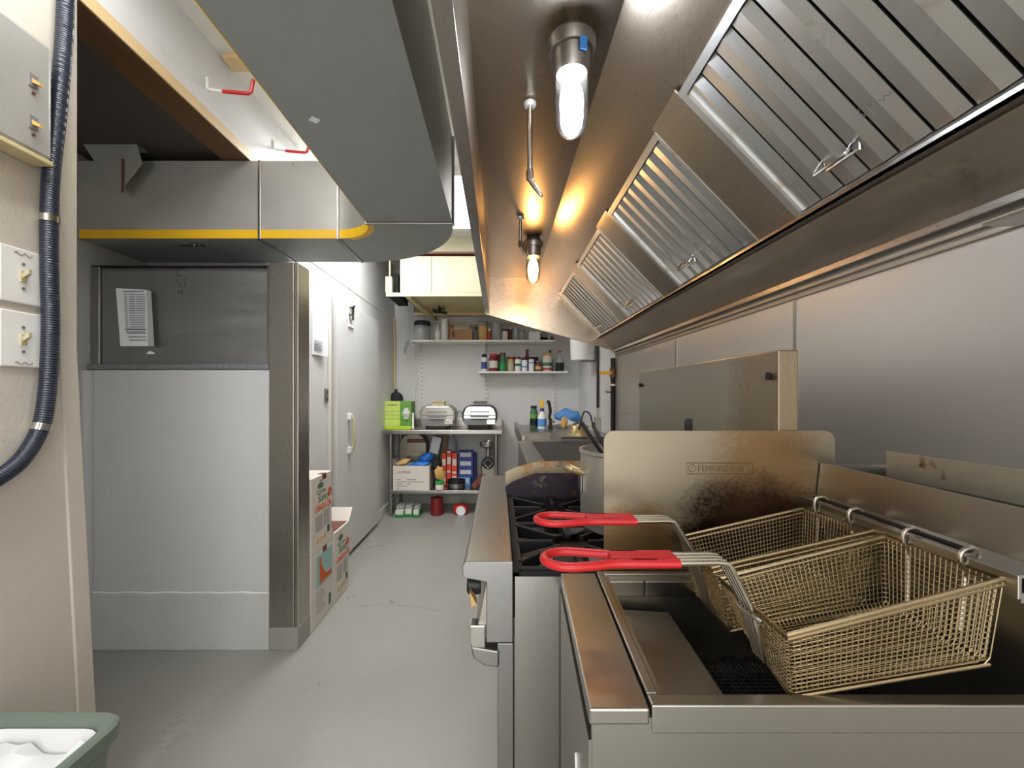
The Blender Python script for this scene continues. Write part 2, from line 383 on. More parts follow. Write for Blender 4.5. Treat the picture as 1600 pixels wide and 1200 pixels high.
# pen scribble on the cabinet
sc = B(); yy = 2.2025
def pz(x, y): return (PX(x,2.203), yy, PZ(y,2.203))
for seg in ([(290,420),(283,419),(276,424),(277,431),(284,431)], [(276,437),(283,448)], [(291,434),(288,448)], [(277,459),(281,456),(285,455)], [(284,452),(286,461)]):
    sc.tube([pz(*p) for p in seg], .0014, 4)
sc.build('pen_marks', M_INKD, t)
# posted sheet with a folded edge
t = thing('posted_sheet', (PX(215,2.2),2.2,PZ(541,2.2)), 'white printed sheet with a curled right edge taped to the steel cabinet', 'paper')
def P3(x, y, Y): return (PX(x,Y), Y, PZ(y,Y))
def sheet(name, m, par, pts, th=.0008):
    b_ = B(); b_.hexa([*pts, *[(p[0],p[1]+th,p[2]) for p in pts]]); return b_.build(name, m, par)
sheet('page', M_PAPER, t, [P3(188,541,2.196),P3(231,541,2.19),P3(229,453,2.19),P3(181,450,2.2)])
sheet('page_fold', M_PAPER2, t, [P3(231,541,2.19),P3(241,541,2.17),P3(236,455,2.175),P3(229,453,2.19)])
rows = B()
for k in range(17):
    yv = 460+k*3.6
    for (xa, xb) in ((195+k*.18,199+k*.18),(202+k*.15,212+k*.12),(214,228)):
        a = P3(xa,yv,2.1935); c = P3(xb,yv+1.2,2.1935); rows.box(a[0],c[0],2.1885,2.1895,c[2],a[2])
for (yv, xa, xb) in ((455,194,226),(514,197,230),(520,200,230),(526,202,230),(531,203,230)):
    a = P3(xa,yv,2.1935); c = P3(xb,yv+1.3,2.1935); rows.box(a[0],c[0],2.1885,2.1895,c[2],a[2])
rows.build('printed_lines', M_INK, t)
B().prism([(PX(228,2.2),PZ(553,2.2)),(PX(241,2.2),PZ(553,2.2)),(PX(241,2.2),PZ(551,2.2)),(PX(233,2.2),PZ(548,2.2))], 'y', 2.2015, 2.203).build('torn_scrap', M_PAPER, None, label='tiny torn white paper scrap stuck below the posted sheet', cat='paper scrap')

# cold-room door on the far left wall
d = thing('door_1', (XL+.02,3.7,.02), kind='structure')
box('door_panel', M_WALL, d, XL,-1.176, 3.165,4.25, .03,1.99, .006)
box('door_jamb', M_TRIMW, d, XL,XL+.012, 3.10,3.15, .0,2.0, .003)
box('gasket', M_BROWN, d, XL,XL+.008, 3.150,3.163, .3,1.99)
hnd = B().tube([(-1.176,3.40,1.10),(-1.145,3.40,1.10),(-1.135,3.40,1.07),(-1.135,3.40,.87),(-1.145,3.40,.84),(-1.176,3.40,.84)], .012, 8).build('door_handle', M_CREAM, d, smooth=True)
box('handle_mount', M_WHITEP, hnd, -1.178,-1.150, 3.375,3.425, 1.075,1.125, .004)
box('handle_mount', M_WHITEP, hnd, -1.178,-1.150, 3.375,3.425, .815,.865, .004)
lt = B().box(-1.178,-1.150, 3.40,3.46, 1.90,1.97).box(-1.178,-1.155,3.42,3.47,1.86,1.90).build('latch', M_CHROME, d, .005)
B().tube([(-1.15,3.43,1.95),(-1.12,3.38,1.96),(-1.13,3.30,1.93)], .006, 6).build('latch_arm', M_BLACK, lt, smooth=True)
box('strike', M_WHITEP, d, -1.178,-1.165, 3.38,3.50, 1.80,1.825, .003)
box('hinge_plate', M_GREY, d, XL,XL+.010, 3.04,3.09, 1.22,1.315, .002)
box('plate_screw', M_BROWN, d, XL+.010,XL+.016, 3.055,3.075, 1.285,1.30); box('plate_screw', M_BROWN, d, XL+.010,XL+.016, 3.055,3.075, 1.235,1.25)
# clipped notice by the door
t = thing('wall_notice', (XL+.006,2.93,1.53), 'white notice sheet in a sleeve on the wall before the cold-room door', 'paper')
B().hexa([(XL+.001,2.84,1.535),(XL+.03,3.03,1.535),(XL+.028,3.03,1.79),(XL+.001,2.84,1.815),(XL+.003,2.84,1.535),(XL+.032,3.03,1.535),(XL+.030,3.03,1.79),(XL+.003,2.84,1.815)]).build('page', M_PAPER, t)
bb = B()
for k in range(6): bb.hexa([(XL+.008,2.86,1.565+k*.012),(XL+.0245,2.95,1.565+k*.012),(XL+.0245,2.95,1.569+k*.012),(XL+.008,2.86,1.569+k*.012),(XL+.0095,2.86,1.565+k*.012),(XL+.026,2.95,1.565+k*.012),(XL+.026,2.95,1.569+k*.012),(XL+.0095,2.86,1.569+k*.012)])
bb.build('printed_lines', M_INK, t)

# ------------------------------------------------------------------ things on the near left wall
def switch(name, y0, y1, z0, z1, lab, up):
    t = thing(name, (XL+.004,(y0+y1)/2,z0), lab, 'light switch', 'switches by the wall end')
    box('cover_plate', M_WHITEP, t, XL,XL+.007, y0,y1, z0,z1, .003)
    ym = (y0+y1)/2-.004; zm = (z0+z1)/2
    box('toggle_slot', M_CREAMD, t, XL+.007,XL+.010, ym-.007,ym+.007, zm-.014,zm+.014)
    B().hexa([(XL+.008,ym-.005,zm-.006),(XL+.008,ym+.005,zm-.006),(XL+.026,ym+.004,zm+.006*up),(XL+.026,ym-.004,zm+.006*up),
              (XL+.008,ym-.005,zm+.006),(XL+.008,ym+.005,zm+.006),(XL+.026,ym+.004,zm+.014*up+.004),(XL+.026,ym-.004,zm+.014*up+.004)]).build('toggle', M_CREAM, t)
    for dz in (-.031,.031): B().lathe([(.004,0),(.004,.002)], (XL+.007,ym,zm+dz), 8, 'x').build('screw', M_GREY, t)
    bb = B()
    z = z1-.014 if up > 0 and z0 > 1.5 else z0+.010
    p = [(XL+.0075, ym-.02+k*.006, z+.004*math.sin(k*1.9)) for k in range(8)]
    bb.tube(p, .0009, 4); bb.build('pen_marks', M_BROWN, t)
    return t
switch('light_switch', 1.06, 1.171, PZ(482,1.171), PZ(401,1.171), 'upper cream toggle switch beside the dark conduit', 1)
switch('light_switch', 1.06, 1.171, PZ(576,1.171), PZ(494,1.171), 'lower cream toggle switch beside the dark conduit', 1)
t = thing('electrical_box', (XL+.03,1.09,PZ(262,1.17)), 'grey metal electrical box with two brass toggles high on the near wall', 'electrical box')
box('box_body', M_GALV, t, XL,XL+.05, .98,1.145, PZ(262,1.165),PZ(85,1.165), .012)
box('bottom_lip', M_CREAMD, t, XL+.004,XL+.056,   .985,1.14, PZ(262,1.165)-.012,PZ(262,1.165), .002)
for z in (PZ(205,1.13), PZ(142,1.13)):
    q = box('toggle_slot', M_GREY, t, XL+.05,XL+.053, 1.085,1.105, z-.016,z+.016)
    B().hexa([(XL+.052,1.09,z-.006),(XL+.052,1.1,z-.006),(XL+.072,1.1,z-.014),(XL+.072,1.09,z-.014),(XL+.052,1.09,z+.006),(XL+.052,1.1,z+.006),(XL+.072,1.1,z-.008),(XL+.072,1.09,z-.008)]).build('toggle', M_MUSTARD, q)
    B().lathe([(.004,0),(.004,.003)], (XL+.05,1.095,z-.03), 8, 'x').build('screw', M_BROWN, t)
# dark flexible conduit with ribs
def path_conduit():
    pts = [(104,-60),(102,20),(98,90),(90,180),(80,270),(77,340),(77,420),(79,500),(77,570),(73,620),(66,660),(52,692),(30,722),(0,745),(-40,765),(-110,785)]
    out = []
    for (x, y) in pts:
        Y = (XL+.024)*F/(x-CX); out.append(Vector((XL+.024, Y, PZ(y,Y))))
    z = out[-1].z; out += [Vector((XL+.024,.75,z-.02)), Vector((XL+.024,.4,z-.03))]
    return out
def resample(P, n):
    # Catmull-Rom
    R = []
    for i in range(len(P)-1):
        p0 = P[max(i-1,0)]; p1 = P[i]; p2 = P[i+1]; p3 = P[min(i+2,len(P)-1)]
        for k in range(n):
            t_ = k/n; R.append(.5*((2*p1)+(-p0+p2)*t_+(2*p0-5*p1+4*p2-p3)*t_*t_+(-p0+3*p1-3*p2+p3)*t_**3))
    R.append(P[-1]); return R
CP = resample(path_conduit(), 60)
t = thing('flexible_conduit', tuple(CP[-1]), 'thick dark navy ribbed conduit clipped down the near left wall', 'conduit')
cum = 0; rad = []
for i, p in enumerate(CP):
    if i: cum += (p-CP[i-1]).length
    rad.append(.0187+.0007*math.sin(cum*2*PI/.0065))
B().tube(CP, rad, 14).build('ribbed_sleeve', M_CONDUIT, t, smooth=True)
def nearest(y): return min(range(len(CP)), key=lambda i: abs(CP[i].z-PZ(y, CP[i].y)))
for y in (343, 668):
    i = nearest(y); p = CP[i]; dv = (CP[min(i+1,len(CP)-1)]-CP[i-1]).normalized()
    cl = B().tube([p-dv*.009, p+dv*.009], .0212, 14).build('conduit_clip', M_CHROME, t, smooth=True)
    n_ = Vector((0,1,0)) if abs(dv.y) < .6 else Vector((0,.5,-.8)); q = p+n_*.03
    B().box(XL,XL+.004, q.y-.012,q.y+.010, q.z-.009,q.z+.007).build('clip_tab', M_CHROME, cl)
    B().lathe([(.005,0),(.005,.004)], (XL+.004,q.y,q.z), 8, 'x').build('screw', M_GREY, cl)

# red-tipped storage hooks above the header
def hook(Y, z, lab):
    t = thing('storage_hook', (XL,Y,z), lab, 'hook', 'red hooks on the upper left wall')
    B().tube([(XL+.004,Y,z+.045),(XL+.006,Y,z),(XL+.02,Y,z-.006),(XL+.075,Y,z-.014)], .006, 8).build('shank', M_WHITEP, t, smooth=True)
    B().tube([(XL+.07,Y,z-.013),(XL+.175,Y,z-.022),(XL+.188,Y,z-.015),(XL+.198,Y,z+.035)], .0075, 8).build('red_sleeve', M_RED, t, smooth=True)
hook(1.815, PZ(138,1.815), 'red-tipped white wall hook above the wooden header, fully in view')
hook(2.35, 2.60, 'red-tipped wall hook half hidden behind the grey duct')

# galvanised duct: straight run along the kitchen, rounded elbow, run into the alcove
zb, zt = 2.035, 2.414; xa, xb = -.588, -.208; ys = 1.927; ri = .2; ro = ri+(xb-xa); cx_, cy_ = xa-ri, ys
t = thing('air_duct', (-.4,1.0,zb), 'grey galvanised rectangular duct with a rounded elbow and yellow edge tape', 'duct')
def duct_part(nm, poly):
    o = B().prism(poly, 'z', zb, zt).build(nm, M_GALV, t); o.data.materials.append(M_GALVU)
    for p in o.data.polygons:
        if p.normal.z < -.9: p.material_index = 1
    return o
duct_part('straight_section', [(xa,YN),(xb,YN),(xb,ys),(xa,ys)])
N_ = 20
outer = [(cx_+ro*math.cos(PI/2*k/N_), cy_+ro*math.sin(PI/2*k/N_)) for k in range(N_+1)]
inner = [(cx_+ri*math.cos(PI/2*k/N_), cy_+ri*math.sin(PI/2*k/N_)) for k in range(N_+1)]
el = duct_part('elbow', outer+inner[::-1])
duct_part('cross_section', [(cx_,cy_+ri),(cx_,cy_+ro),(-1.165,cy_+ro),(-1.165,cy_+ri)])
duct_part('cross_section', [(-1.175,cy_+ri),(-1.175,cy_+ro),(-2.058,cy_+ro),(-2.058,cy_+ri)])
bb = B(); bb.box(xa-.006,xb+.006, ys-.006,ys+.010, zb-.010,zb); bb.box(xb,xb+.010, ys-.006,ys+.010, zb-.016,zt); bb.box(xa-.007,xa, ys-.006,ys+.01, zb-.01,zt)
bb.build('flange_seam', M_STEEL, t, .002)
for x in (cx_, -1.17): B().box(x-.007,x+.007, cy_+ri-.008,cy_+ri, zb-.006,zt).box(x-.007,x+.007, cy_+ri,cy_+ro, zb-.006,zb).build('flange_seam', M_STEEL, t, .002)
# yellow tape along the lower inner edge
box('yellow_tape', M_YELLOW, t, xa-.0025,xa, -1.0,ys, zb-.001,zb+.042)
bb = B()
for k in range(N_):
    a0, a1 = PI/2*k/N_, PI/2*(k+1)/N_; r0, r1 = ri-.0025, ri
    q = [(cx_+r*math.cos(a), cy_+r*math.sin(a)) for r, a in ((r0,a0),(r1,a0),(r1,a1),(r0,a1))]
    bb.hexa([(*p,zb-.001) for p in q]+[(*p,zb+.042) for p in q])
    r1 = ri+.026; q = [(cx_+r*math.cos(a), cy_+r*math.sin(a)) for r, a in ((r0,a0),(r1,a0),(r1,a1),(r0,a1))]
    if k < 16: bb.hexa([(*p,zb-.003) for p in q]+[(*p,zb) for p in q])
bb.build('yellow_tape', M_YELLOW, t)
box('yellow_tape', M_YELLOW, t, -2.05,cx_, cy_+ri-.0025,cy_+ri, zb-.001,zb+.042)
B().prism([(-.530,1.21),(-.514,1.195),(-.498,1.21),(-.514,1.225)], 'z', zb-.0015, zb).build('white_sticker', M_PAPER, t)
bb = B(); bb.box(-1.62,-1.50, 2.2,2.23, zb-.006,zb); bb.box(-1.55,-1.51, 2.17,2.2, zb-.012,zb-.004); bb.lathe([(.008,0),(.008,.012)],(-1.53,2.185,zb-.022),8); bb.build('hanger_clip', M_STEEL, t, .001)
# triangular hanging bracket in front of the cross run
t = thing('hanging_bracket', (PX(183,2.05),2.05,PZ(303,2.05)), 'small triangular steel gusset hanging in front of the cross duct', 'bracket')
B().prism([(PX(130,2.05),PZ(226,2.05)),(PX(183,2.05),PZ(303,2.05)),(PX(222,2.05),PZ(255,2.05)),(PX(214,2.05),PZ(226,2.05))], 'y', 2.05, 2.054).build('gusset_plate', M_GALV, t)
box('top_flange', M_GALV, t, PX(130,2.05),PX(214,2.05), 2.05,2.118, PZ(226,2.05),PZ(226,2.05)+.004)
B().tube([(PX(194,2.05),2.04,PZ(302,2.05)),(PX(194,2.05),2.04,PZ(250,2.05))], .004, 6).build('rod', M_BROWN, t)
B().lathe([(.012,0),(.012,.01)], (PX(148,2.05),2.04,PZ(222,2.05)), 6).build('bolt', M_CHROME, t)

# ------------------------------------------------------------------ exhaust hood (section in x,z relative to camera height)
YH0, YH1 = -1.2, 3.51
def Z(z): return HC+z
t = thing('exhaust_hood', (.42,1.3,Z(.34)), 'long stainless exhaust hood running above the cooking line', 'exhaust hood')
TH = .006
def hoodplate(nm, m, a, b_, y0=YH0, y1=YH1, nrm=1):
    ax_, az = a; bx, bz = b_; dx, dz = bx-ax_, bz-az; L = math.hypot(dx,dz); nx, nz = -dz/L*TH*nrm, dx/L*TH*nrm
    return B().prism([(ax_,Z(az)),(bx,Z(bz)),(bx+nx,Z(bz+nz)),(ax_+nx,Z(az+nz))], 'y', y0, y1).build(nm, m, t)
hoodplate('front_panel', M_HOOD, (-.0775,.66), (-.0775,.945))
B().box(-.112,-.0775, YH0,YH1, Z(.655),Z(.668)).box(-.114,-.108,YH0,YH1,Z(.655),Z(1.10)).build('front_lip', M_STEELY, t, .002)
hoodplate('top_panel', M_HOOD, (-.0775,.945), (.30,.945))
hoodplate('sloped_panel', M_HOOD, (.30,.945), (.495,.826))
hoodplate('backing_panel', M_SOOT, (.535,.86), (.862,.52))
hoodplate('filter_ledge', M_STEELY, (.840,.462), (.80,.462), nrm=-1)
B().box(.80,.806, YH0,YH1, Z(.462),Z(.476)).build('ledge_lip', M_STEELY, t)
hoodplate('trough_panel', M_TROUGH, (.826,.458), (.930,.356))
B().box(.902,.934, YH0,YH1, Z(.338),Z(.356)).build('rear_edge', M_STEELY, t, .002)
for (a, z0) in ((.918,.318),(.924,.30)): B().box(a,.934, YH0,3.47, Z(z0),Z(z0+.012)).build('rear_rail', M_TROUGH, t, .002)
B().prism([(-.112,Z(.655)),(.30,Z(.535)),(.80,Z(.40)),(.934,Z(.356)),(.934,Z(.96)),(-.112,Z(.96))], 'y', YH1, YH1+.01).build('end_panel', M_HOODE, t)
B().prism([(-.112,Z(.650)),(.30,Z(.530)),(.80,Z(.395)),(.934,Z(.350)),(.934,Z(.358)),(.80,Z(.403)),(.30,Z(.538)),(-.112,Z(.658))], 'y', YH1-.02, YH1+.012).build('end_hem', M_HOODE, t)
B().box(-.112,.934, YH0,YH1+.01, Z(.96),Z(.965)).box(.50,.934,YH0,YH1,Z(.93),Z(.96)).build('roof', M_STEELY, t)
# spacers between filters
FB = Vector((.823,0,Z(.473))); FT = Vector((.490,0,Z(.820))); SL = (FT-FB); SLn = SL.normalized(); NRM = Vector((SLn.z*-1,0,SLn.x)).normalized()
if NRM.z > 0: NRM = -NRM
def fpt(y, v, n): p = FB+SL*v+NRM*n; return (p.x, y, p.z)
FY = [(.575,1.178),(1.345,1.950),(2.128,2.717),(2.870,3.476)]
def slab(b_, y0, y1, v0, v1, n0, n1):
    b_.hexa([fpt(y0,v0,n0),fpt(y1,v0,n0),fpt(y1,v1,n0),fpt(y0,v1,n0),fpt(y0,v0,n1),fpt(y1,v0,n1),fpt(y1,v1,n1),fpt(y0,v1,n1)]); return b_
edges = [YH0]+[e for f in FY for e in f]+[YH1]
for k in range(0, len(edges), 2):
    if edges[k+1]-edges[k] > .06:
        slab(B(), edges[k]-.002, edges[k+1]+.004, -.005, 1.03, .004, .010).build('spacer_panel', M_HOOD, t, .002)
    else: slab(B(), edges[k], edges[k+1], -.005, 1.03, .004, .010).build('spacer_panel', M_HOOD, t)
wh = ['nearest baffle filter, cut off by the top edge of the view', 'second baffle filter from the camera with a wire handle', 'third baffle filter from the camera, before the last', 'farthest baffle filter next to the hood end panel']
for i, (y0, y1) in enumerate(FY):
    f = thing('baffle_filter', fpt((y0+y1)/2, 0, 0), wh[i]+' in the hood', 'hood filter', 'baffle filters in the hood')
    y0 += .003; y1 -= .003
    fr = B(); slab(fr, y0,y1, 0,.045, -.03,.012); slab(fr, y0,y1, .955,1.0, -.03,.012); slab(fr, y0,y0+.012, .045,.955, -.03,.012); slab(fr, y1-.022,y1, .045,.955, -.03,.012)
    fr.build('frame', M_ALU, f)
    n = 8; per = (y1-y0-.034)/n
    for k in range(n):
        a = y0+.012+k*per
        g = B()
        # from near to far: flange falling back, ridge, broad face, gap
        prof = [(.15,-.002),(.48,.008),(1.0,.003),(1.0,.001),(.48,.005),(.15,-.005)]
        A = [g.v(fpt(a+p[0]*per, .05, p[1])) for p in prof]; C = [g.v(fpt(a+p[0]*per, .95, p[1])) for p in prof]
        for q in range(6): g.face([A[q],A[(q+1)%6],C[(q+1)%6],C[q]])
        g.face(A[::-1]); g.face(C); g.build('baffle', M_ALU, f)
    yc = y1-.21
    mk = {0: (1362,168), 1: (1086,384), 2: (984,400)}.get(i)
    if mk:
        dr = Vector(((mk[0]-CX)/F, 1, (CY-mk[1])/F)); c0 = Vector((0,0,HC)); pn = FB+NRM*.0095; kk = (pn-c0).dot(NRM)/dr.dot(NRM); hp_ = c0+dr*kk
        g = B(); e = Vector((0,1,0))
        for (a0, pts_) in ((-.03,((0,.012),(.012,.014),(.004,.004),(.013,-.004),(.0,-.010))),(-.005,((0,.012),(0,-.016),(.0,.01),(.012,.012),(.012,.0),(.0,.0))),(.018,((0,.004),(.006,-.004),(.012,.004),(.018,-.002),(.026,.003)))):
            g.tube([hp_-e*(a0+q[0])+SLn*q[1] for q in pts_], .0008, 4)
        g.build('pen_marks', M_GREY, f)
    B().tube([fpt(yc-.05,.21,0),fpt(yc-.05,.19,.035),fpt(yc-.045,.185,.04),fpt(yc+.045,.185,.04),fpt(yc+.05,.19,.035),fpt(yc+.05,.21,0),fpt(yc+.045,.16,.01),fpt(yc-.045,.16,.01)], .0042, 6, closed=True).build('wire_handle', M_CHROME, f, smooth=True)

# hood lamps
def hoodlamp(x, y, lab, bm_, label_blue):
    t = thing('hood_lamp', (x,y,Z(.68)), lab, 'lamp', 'jar lamps under the hood')
    B().lathe([(.058,.0),(.062,.015),(.062,.03),(.05,.045),(.035,.06)], (x,y,Z(.885)), 24).build('canopy', M_LAMPB, t, smooth=True)
    B().lathe([(.040,0),(.046,.012),(.047,.05),(.05,.062)], (x,y,Z(.83)), 24).build('socket', M_LAMPB, t, smooth=True)
    if label_blue: B().hexa([(x+.012,y-.052,Z(.86)),(x+.03,y-.047,Z(.86)),(x+.03,y-.043,Z(.86)),(x+.012,y-.047,Z(.86)),(x+.012,y-.060,Z(.885)),(x+.03,y-.056,Z(.885)),(x+.03,y-.046,Z(.885)),(x+.012,y-.05,Z(.885))]).build('blue_label', M_BLUEL, t)
    r = .0415
    B().lathe([(.004,0),(.016,.003),(.028,.012),(.037,.026),(r,.045),(r,.16),(.039,.17)], (x,y,Z(.668)), 24).build('glass_jar', M_GLASS, t, smooth=True)
    B().lathe([(.004,0),(.018,.005),(.028,.018),(.031,.04),(.028,.068),(.018,.095),(.014,.105)], (x,y,Z(.715)), 20).build('bulb', bm_, t, smooth=True)
hoodlamp(.188, 1.13, 'bright cool white jar lamp with blue label, nearest under the hood', M_BULBC, True)
hoodlamp(.204, 2.62, 'warm amber jar lamp farther along under the hood', M_BULBW, False)
hoodlamp(.188, -.36, 'added cool white jar lamp under the hood, unseen behind the viewpoint', M_BULBC, False)  # unseen lamp added to brighten the baskets and right wall
# fire suppression drops
def drop(x, y, ztip, lab, r=.0085):
    t = thing('suppression_pipe', (x,y,ztip), lab, 'pipe', 'fire suppression drops in the hood')
    B().tube([(x,y,Z(.945)),(x,y,ztip+.07)], r, 10).build('drop_pipe', M_CHROME, t, smooth=True)
    B().lathe([(r*1.9,0),(r*2.4,.006),(r*2.4,.014),(r*1.2,.022)], (x,y,Z(.925)), 12).build('collar', M_GALV, t, smooth=True)
    B().lathe([(r*1.35,0),(r*1.35,.03)], (x,y,ztip+.055), 8).build('coupling', M_CHROME, t)
    B().tube([(x,y,ztip+.06),(x+.012,y,ztip+.04),(x+.03,y-.004,ztip+.012),(x+.038,y-.006,ztip)], [r*1.2,r*1.1,r*1.0,r*.6], 8).build('nozzle', M_CHROME, t, smooth=True)
Y1_ = 1.40; drop(PX(828,Y1_), Y1_, PZ(308,Y1_), 'longer chrome suppression pipe with angled nozzle beside the cool lamp')
Y2_ = 2.30; drop(PX(813,Y2_), Y2_, PZ(402,Y2_), 'shorter chrome suppression pipe with nozzle in front of the amber lamp')

# ceiling fluorescent fixtures (one in view between duct and hood, the rest added unseen to light the room)
def ceiling_light(x0, x1, y0, y1, lab, dm=M_TUBE):
    t = thing('ceiling_light', ((x0+x1)/2,(y0+y1)/2,ZC-.05), lab, 'ceiling light', 'fluorescent ceiling fixtures')
    B().box(x0,x1,y0,y1,ZC-.05,ZC).build('housing', M_WHITEP, t)
    B().box(x0+.01,x1-.01,y0+.01,y1-.01,ZC-.065,ZC-.05).build('diffuser', dm, t)
ceiling_light(-.50,-.12, 2.86, 3.74, 'bright white ceiling light seen between the duct and the hood', M_TUBE2)
ceiling_light(-1.10,-.68, .1, 1.2, 'added ceiling light above the aisle left of the duct, out of view')  # added fill fixture, above the visible area
ceiling_light(-1.10,-.68, -1.35, -.25, 'added ceiling light unseen behind the camera, left of the duct')  # added fill fixture, out of sight behind the camera

ceiling_light(-1.10,-.70, 2.62, 3.55, 'added ceiling light over the aisle hidden behind the cross duct', M_TUBE3)  # added out of sight to brighten the door wall and back table

# ------------------------------------------------------------------ back of the room: loft, shelves
zl = PZ(463, 4.0)
t = thing('storage_loft', (-.3,4.5,zl), 'cream painted storage loft with panel doors hung at the ceiling end', 'loft')
Yl = 4.0
box('platform_edge', M_CREAM, t, PX(603,Yl),.60, Yl,Yl+.03, zl,PZ(457,Yl), .002)
box('platform', M_CREAMD, t, PX(603,Yl)+.16,.60, Yl+.03,YB, zl+.012,zl+.03)
box('front_panel', M_CREAM, t, PX(625,Yl),PX(674,Yl)-.002, Yl+.005,Yl+.025, PZ(457,Yl)+.002,PZ(400,Yl), .002)
box('front_panel', M_CREAM, t, PX(674,Yl)+.002,.60, Yl+.005,Yl+.025, PZ(457,Yl)+.002,PZ(400,Yl), .002)
box('post', M_CREAM, t, PX(602,Yl),PX(612,Yl), Yl+.002,Yl+.06, PZ(457,Yl)+.002,PZ(432,Yl), .002)
box('post_rod', M_PALEW, t, PX(607,Yl),PX(609,Yl), Yl+.02,Yl+.035, PZ(432,Yl),PZ(405,Yl))
box('top_board', M_CREAMD, t, PX(625,Yl),.60, Yl+.02,YB-.02, PZ(400,Yl)-.01,PZ(400,Yl))
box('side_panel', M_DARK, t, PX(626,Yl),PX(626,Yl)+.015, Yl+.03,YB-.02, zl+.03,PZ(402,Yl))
box('rear_rail', M_CREAM, t, PX(648,5.0)-.02,.60, 5.02,5.05, zl-.10,zl-.07, .002)
box('rear_rail', M_CREAMD, t, PX(648,4.9),.60, 4.85,4.88, zl-.02,zl+.012, .002)
B().hexa([(-.86,Yl+.05,zl-.012),(-.82,Yl+.05,zl-.012),(-.72,5.03,zl-.05),(-.76,5.03,zl-.05),(-.86,Yl+.05,zl+.012),(-.82,Yl+.05,zl+.012),(-.72,5.03,zl+.012),(-.76,5.03,zl+.012)]).build('slanted_brace', M_CREAMD, t)
box('outlet_box', M_BLACK, t, PX(647,5.0),PX(656,5.0), 4.99,5.02, PZ(493,5.0),PZ(479,5.0), .002)
box('outlet_face', M_GREY, t, PX(649,5.0),PX(654,5.0), 4.985,4.99, PZ(490,5.0),PZ(482,5.0))
sc = B(); random.seed(3)
for k in range(7): sc.tube([(-.62+random.uniform(-.08,.08), 4.5+random.uniform(-.1,.1), zl-.01-random.random()*.05) for _ in range(4)], .006, 5)
sc.tube([(-.62,4.5,zl+.012),(-.62,4.5,zl-.03)], .01, 6); sc.build('cable_bundle', M_BLACK, t, smooth=True)
box('ceiling_fascia', M_CREAM, t, -1.0,.60, Yl+.10,Yl+.12, PZ(392,Yl)+.01,ZC-.001)
box('fascia_shadow_strip', M_BROWN, t, -1.0,.60, Yl+.04,Yl+.12, PZ(394,Yl),PZ(392,Yl)+.006)  # brown strip standing in for the shadow gap below the fascia
box('loft_crate', M_SOOT, None, PX(612,4.3),PX(612,4.3)+.10, 4.15,4.6, zl+.031,zl+.25, label='dark crate end stored in the loft gap', cat='crate')

def shelf(lab, x0, x1, z, ydep, brackets, zlow):
    t = thing('wall_shelf', ((x0+x1)/2,YB-.1,z-.15), lab, 'shelf', 'white shelves on the back wall')
    box('board', M_WHITEP, t, x0,x1, YB-ydep,YB-.014, z-.02,z, .003)
    for x in brackets:
        st = box('slotted_standard', M_TRIMW, t, x-.011,x+.011, YB-.014,YB, zlow,z+.05)
        bb = B()
        for k in range(int((z-.05-zlow)/.05)): bb.box(x-.004,x+.004, YB-.0155,YB-.0135, zlow+.02+k*.05,zlow+.04+k*.05)
        bb.build('slots', M_GREY, st)
        B().prism([(YB-.014,z-.02),(YB-ydep+.03,z-.02),(YB-ydep+.03,z-.028),(YB-.014,z-.11)], 'x', x-.006, x+.006).build('bracket', M_TRIMW, t)
ZU = PZ(531,4.78); ZLo = PZ(580,4.84)
shelf('long upper white shelf full of jars below the loft', PX(641,4.78), PX(868,4.78), ZU, .32, [PX(659,YB), PX(758,YB)], .95)
shelf('short lower white shelf holding a row of spice jars', PX(748,4.84), PX(888,4.84), ZLo, .26, [PX(762,YB), PX(866,YB)], 1.0)
# hanging cable below the upper shelf
B().tube(resample([Vector(P3(649,535,5.06)),Vector(P3(648,570,5.06)),Vector(P3(653,590,5.06)),Vector(P3(648,610,5.06)),Vector(P3(650,640,5.06)),Vector(P3(652,664,5.06))],5), .004, 5).build('hanging_cable', M_TRIMW, None, smooth=True, label='thin pale cable hanging down the back wall from the upper shelf', cat='cable')

def jar(x0, x1, ytop, zbase, Y, body, lid, lab, cat, grp, band=None, neck=.75, lidh=.16, lidr=None, shape='jar', kind_mat=None):
    """standing jar/bottle whose outline is given at depth Y"""
    r = abs(PX(x1,Y)-PX(x0,Y))/2; x = PX((x0+x1)/2,Y); h = PZ(ytop,Y)-zbase
    t = thing(shape, (x,Y,zbase), lab, cat, grp)
    if shape == 'bottle': pr = [(r*.92,0),(r,.02*h),(r,.52*h),(r*.9,.60*h),(r*.36,.74*h),(r*.33,h*(1-lidh))]
    else: pr = [(r*.92,0),(r,.03*h),(r,.74*h),(r*neck,.82*h),(r*neck,h*(1-lidh))]
    B().lathe(pr, (x,Y,zbase), 16).build('body', body, t, smooth=True)
    lr = lidr*r if lidr else (r*.40 if shape == 'bottle' else r*(neck+.06))
    B().lathe([(lr,0),(lr,lidh*h*.9),(lr*.9,lidh*h)], (x,Y,zbase+h*(1-lidh)), 14).build('lid', lid, t, smooth=True)
    if band:
        for (m, a, b_) in band: B().lathe([(r*1.015,a*h),(r*1.015,b_*h)], (x,Y,zbase), 16).build('label_band', m, t, smooth=True)
    return t
G1 = 'jars on the lower shelf'; Yj = 4.95
jar(752,761,553,ZLo,Yj,M_WHITEP,M_BLACK,'small white bottle with blue label and black cap, first on the lower shelf','bottle',G1,[(M_BLUEX,.15,.55)],lidh=.22)
jar(764,778,553,ZLo,Yj,M_DKRED,M_REDP,'red jar with pale label and red lid on the lower shelf','jar',G1,[(M_CARD,.2,.6)])
jar(780,791,551,ZLo,Yj,M_GREENP,M_BROWN,'green labelled jar with dark lid on the lower shelf','jar',G1,[(M_GREENL,.1,.45)])
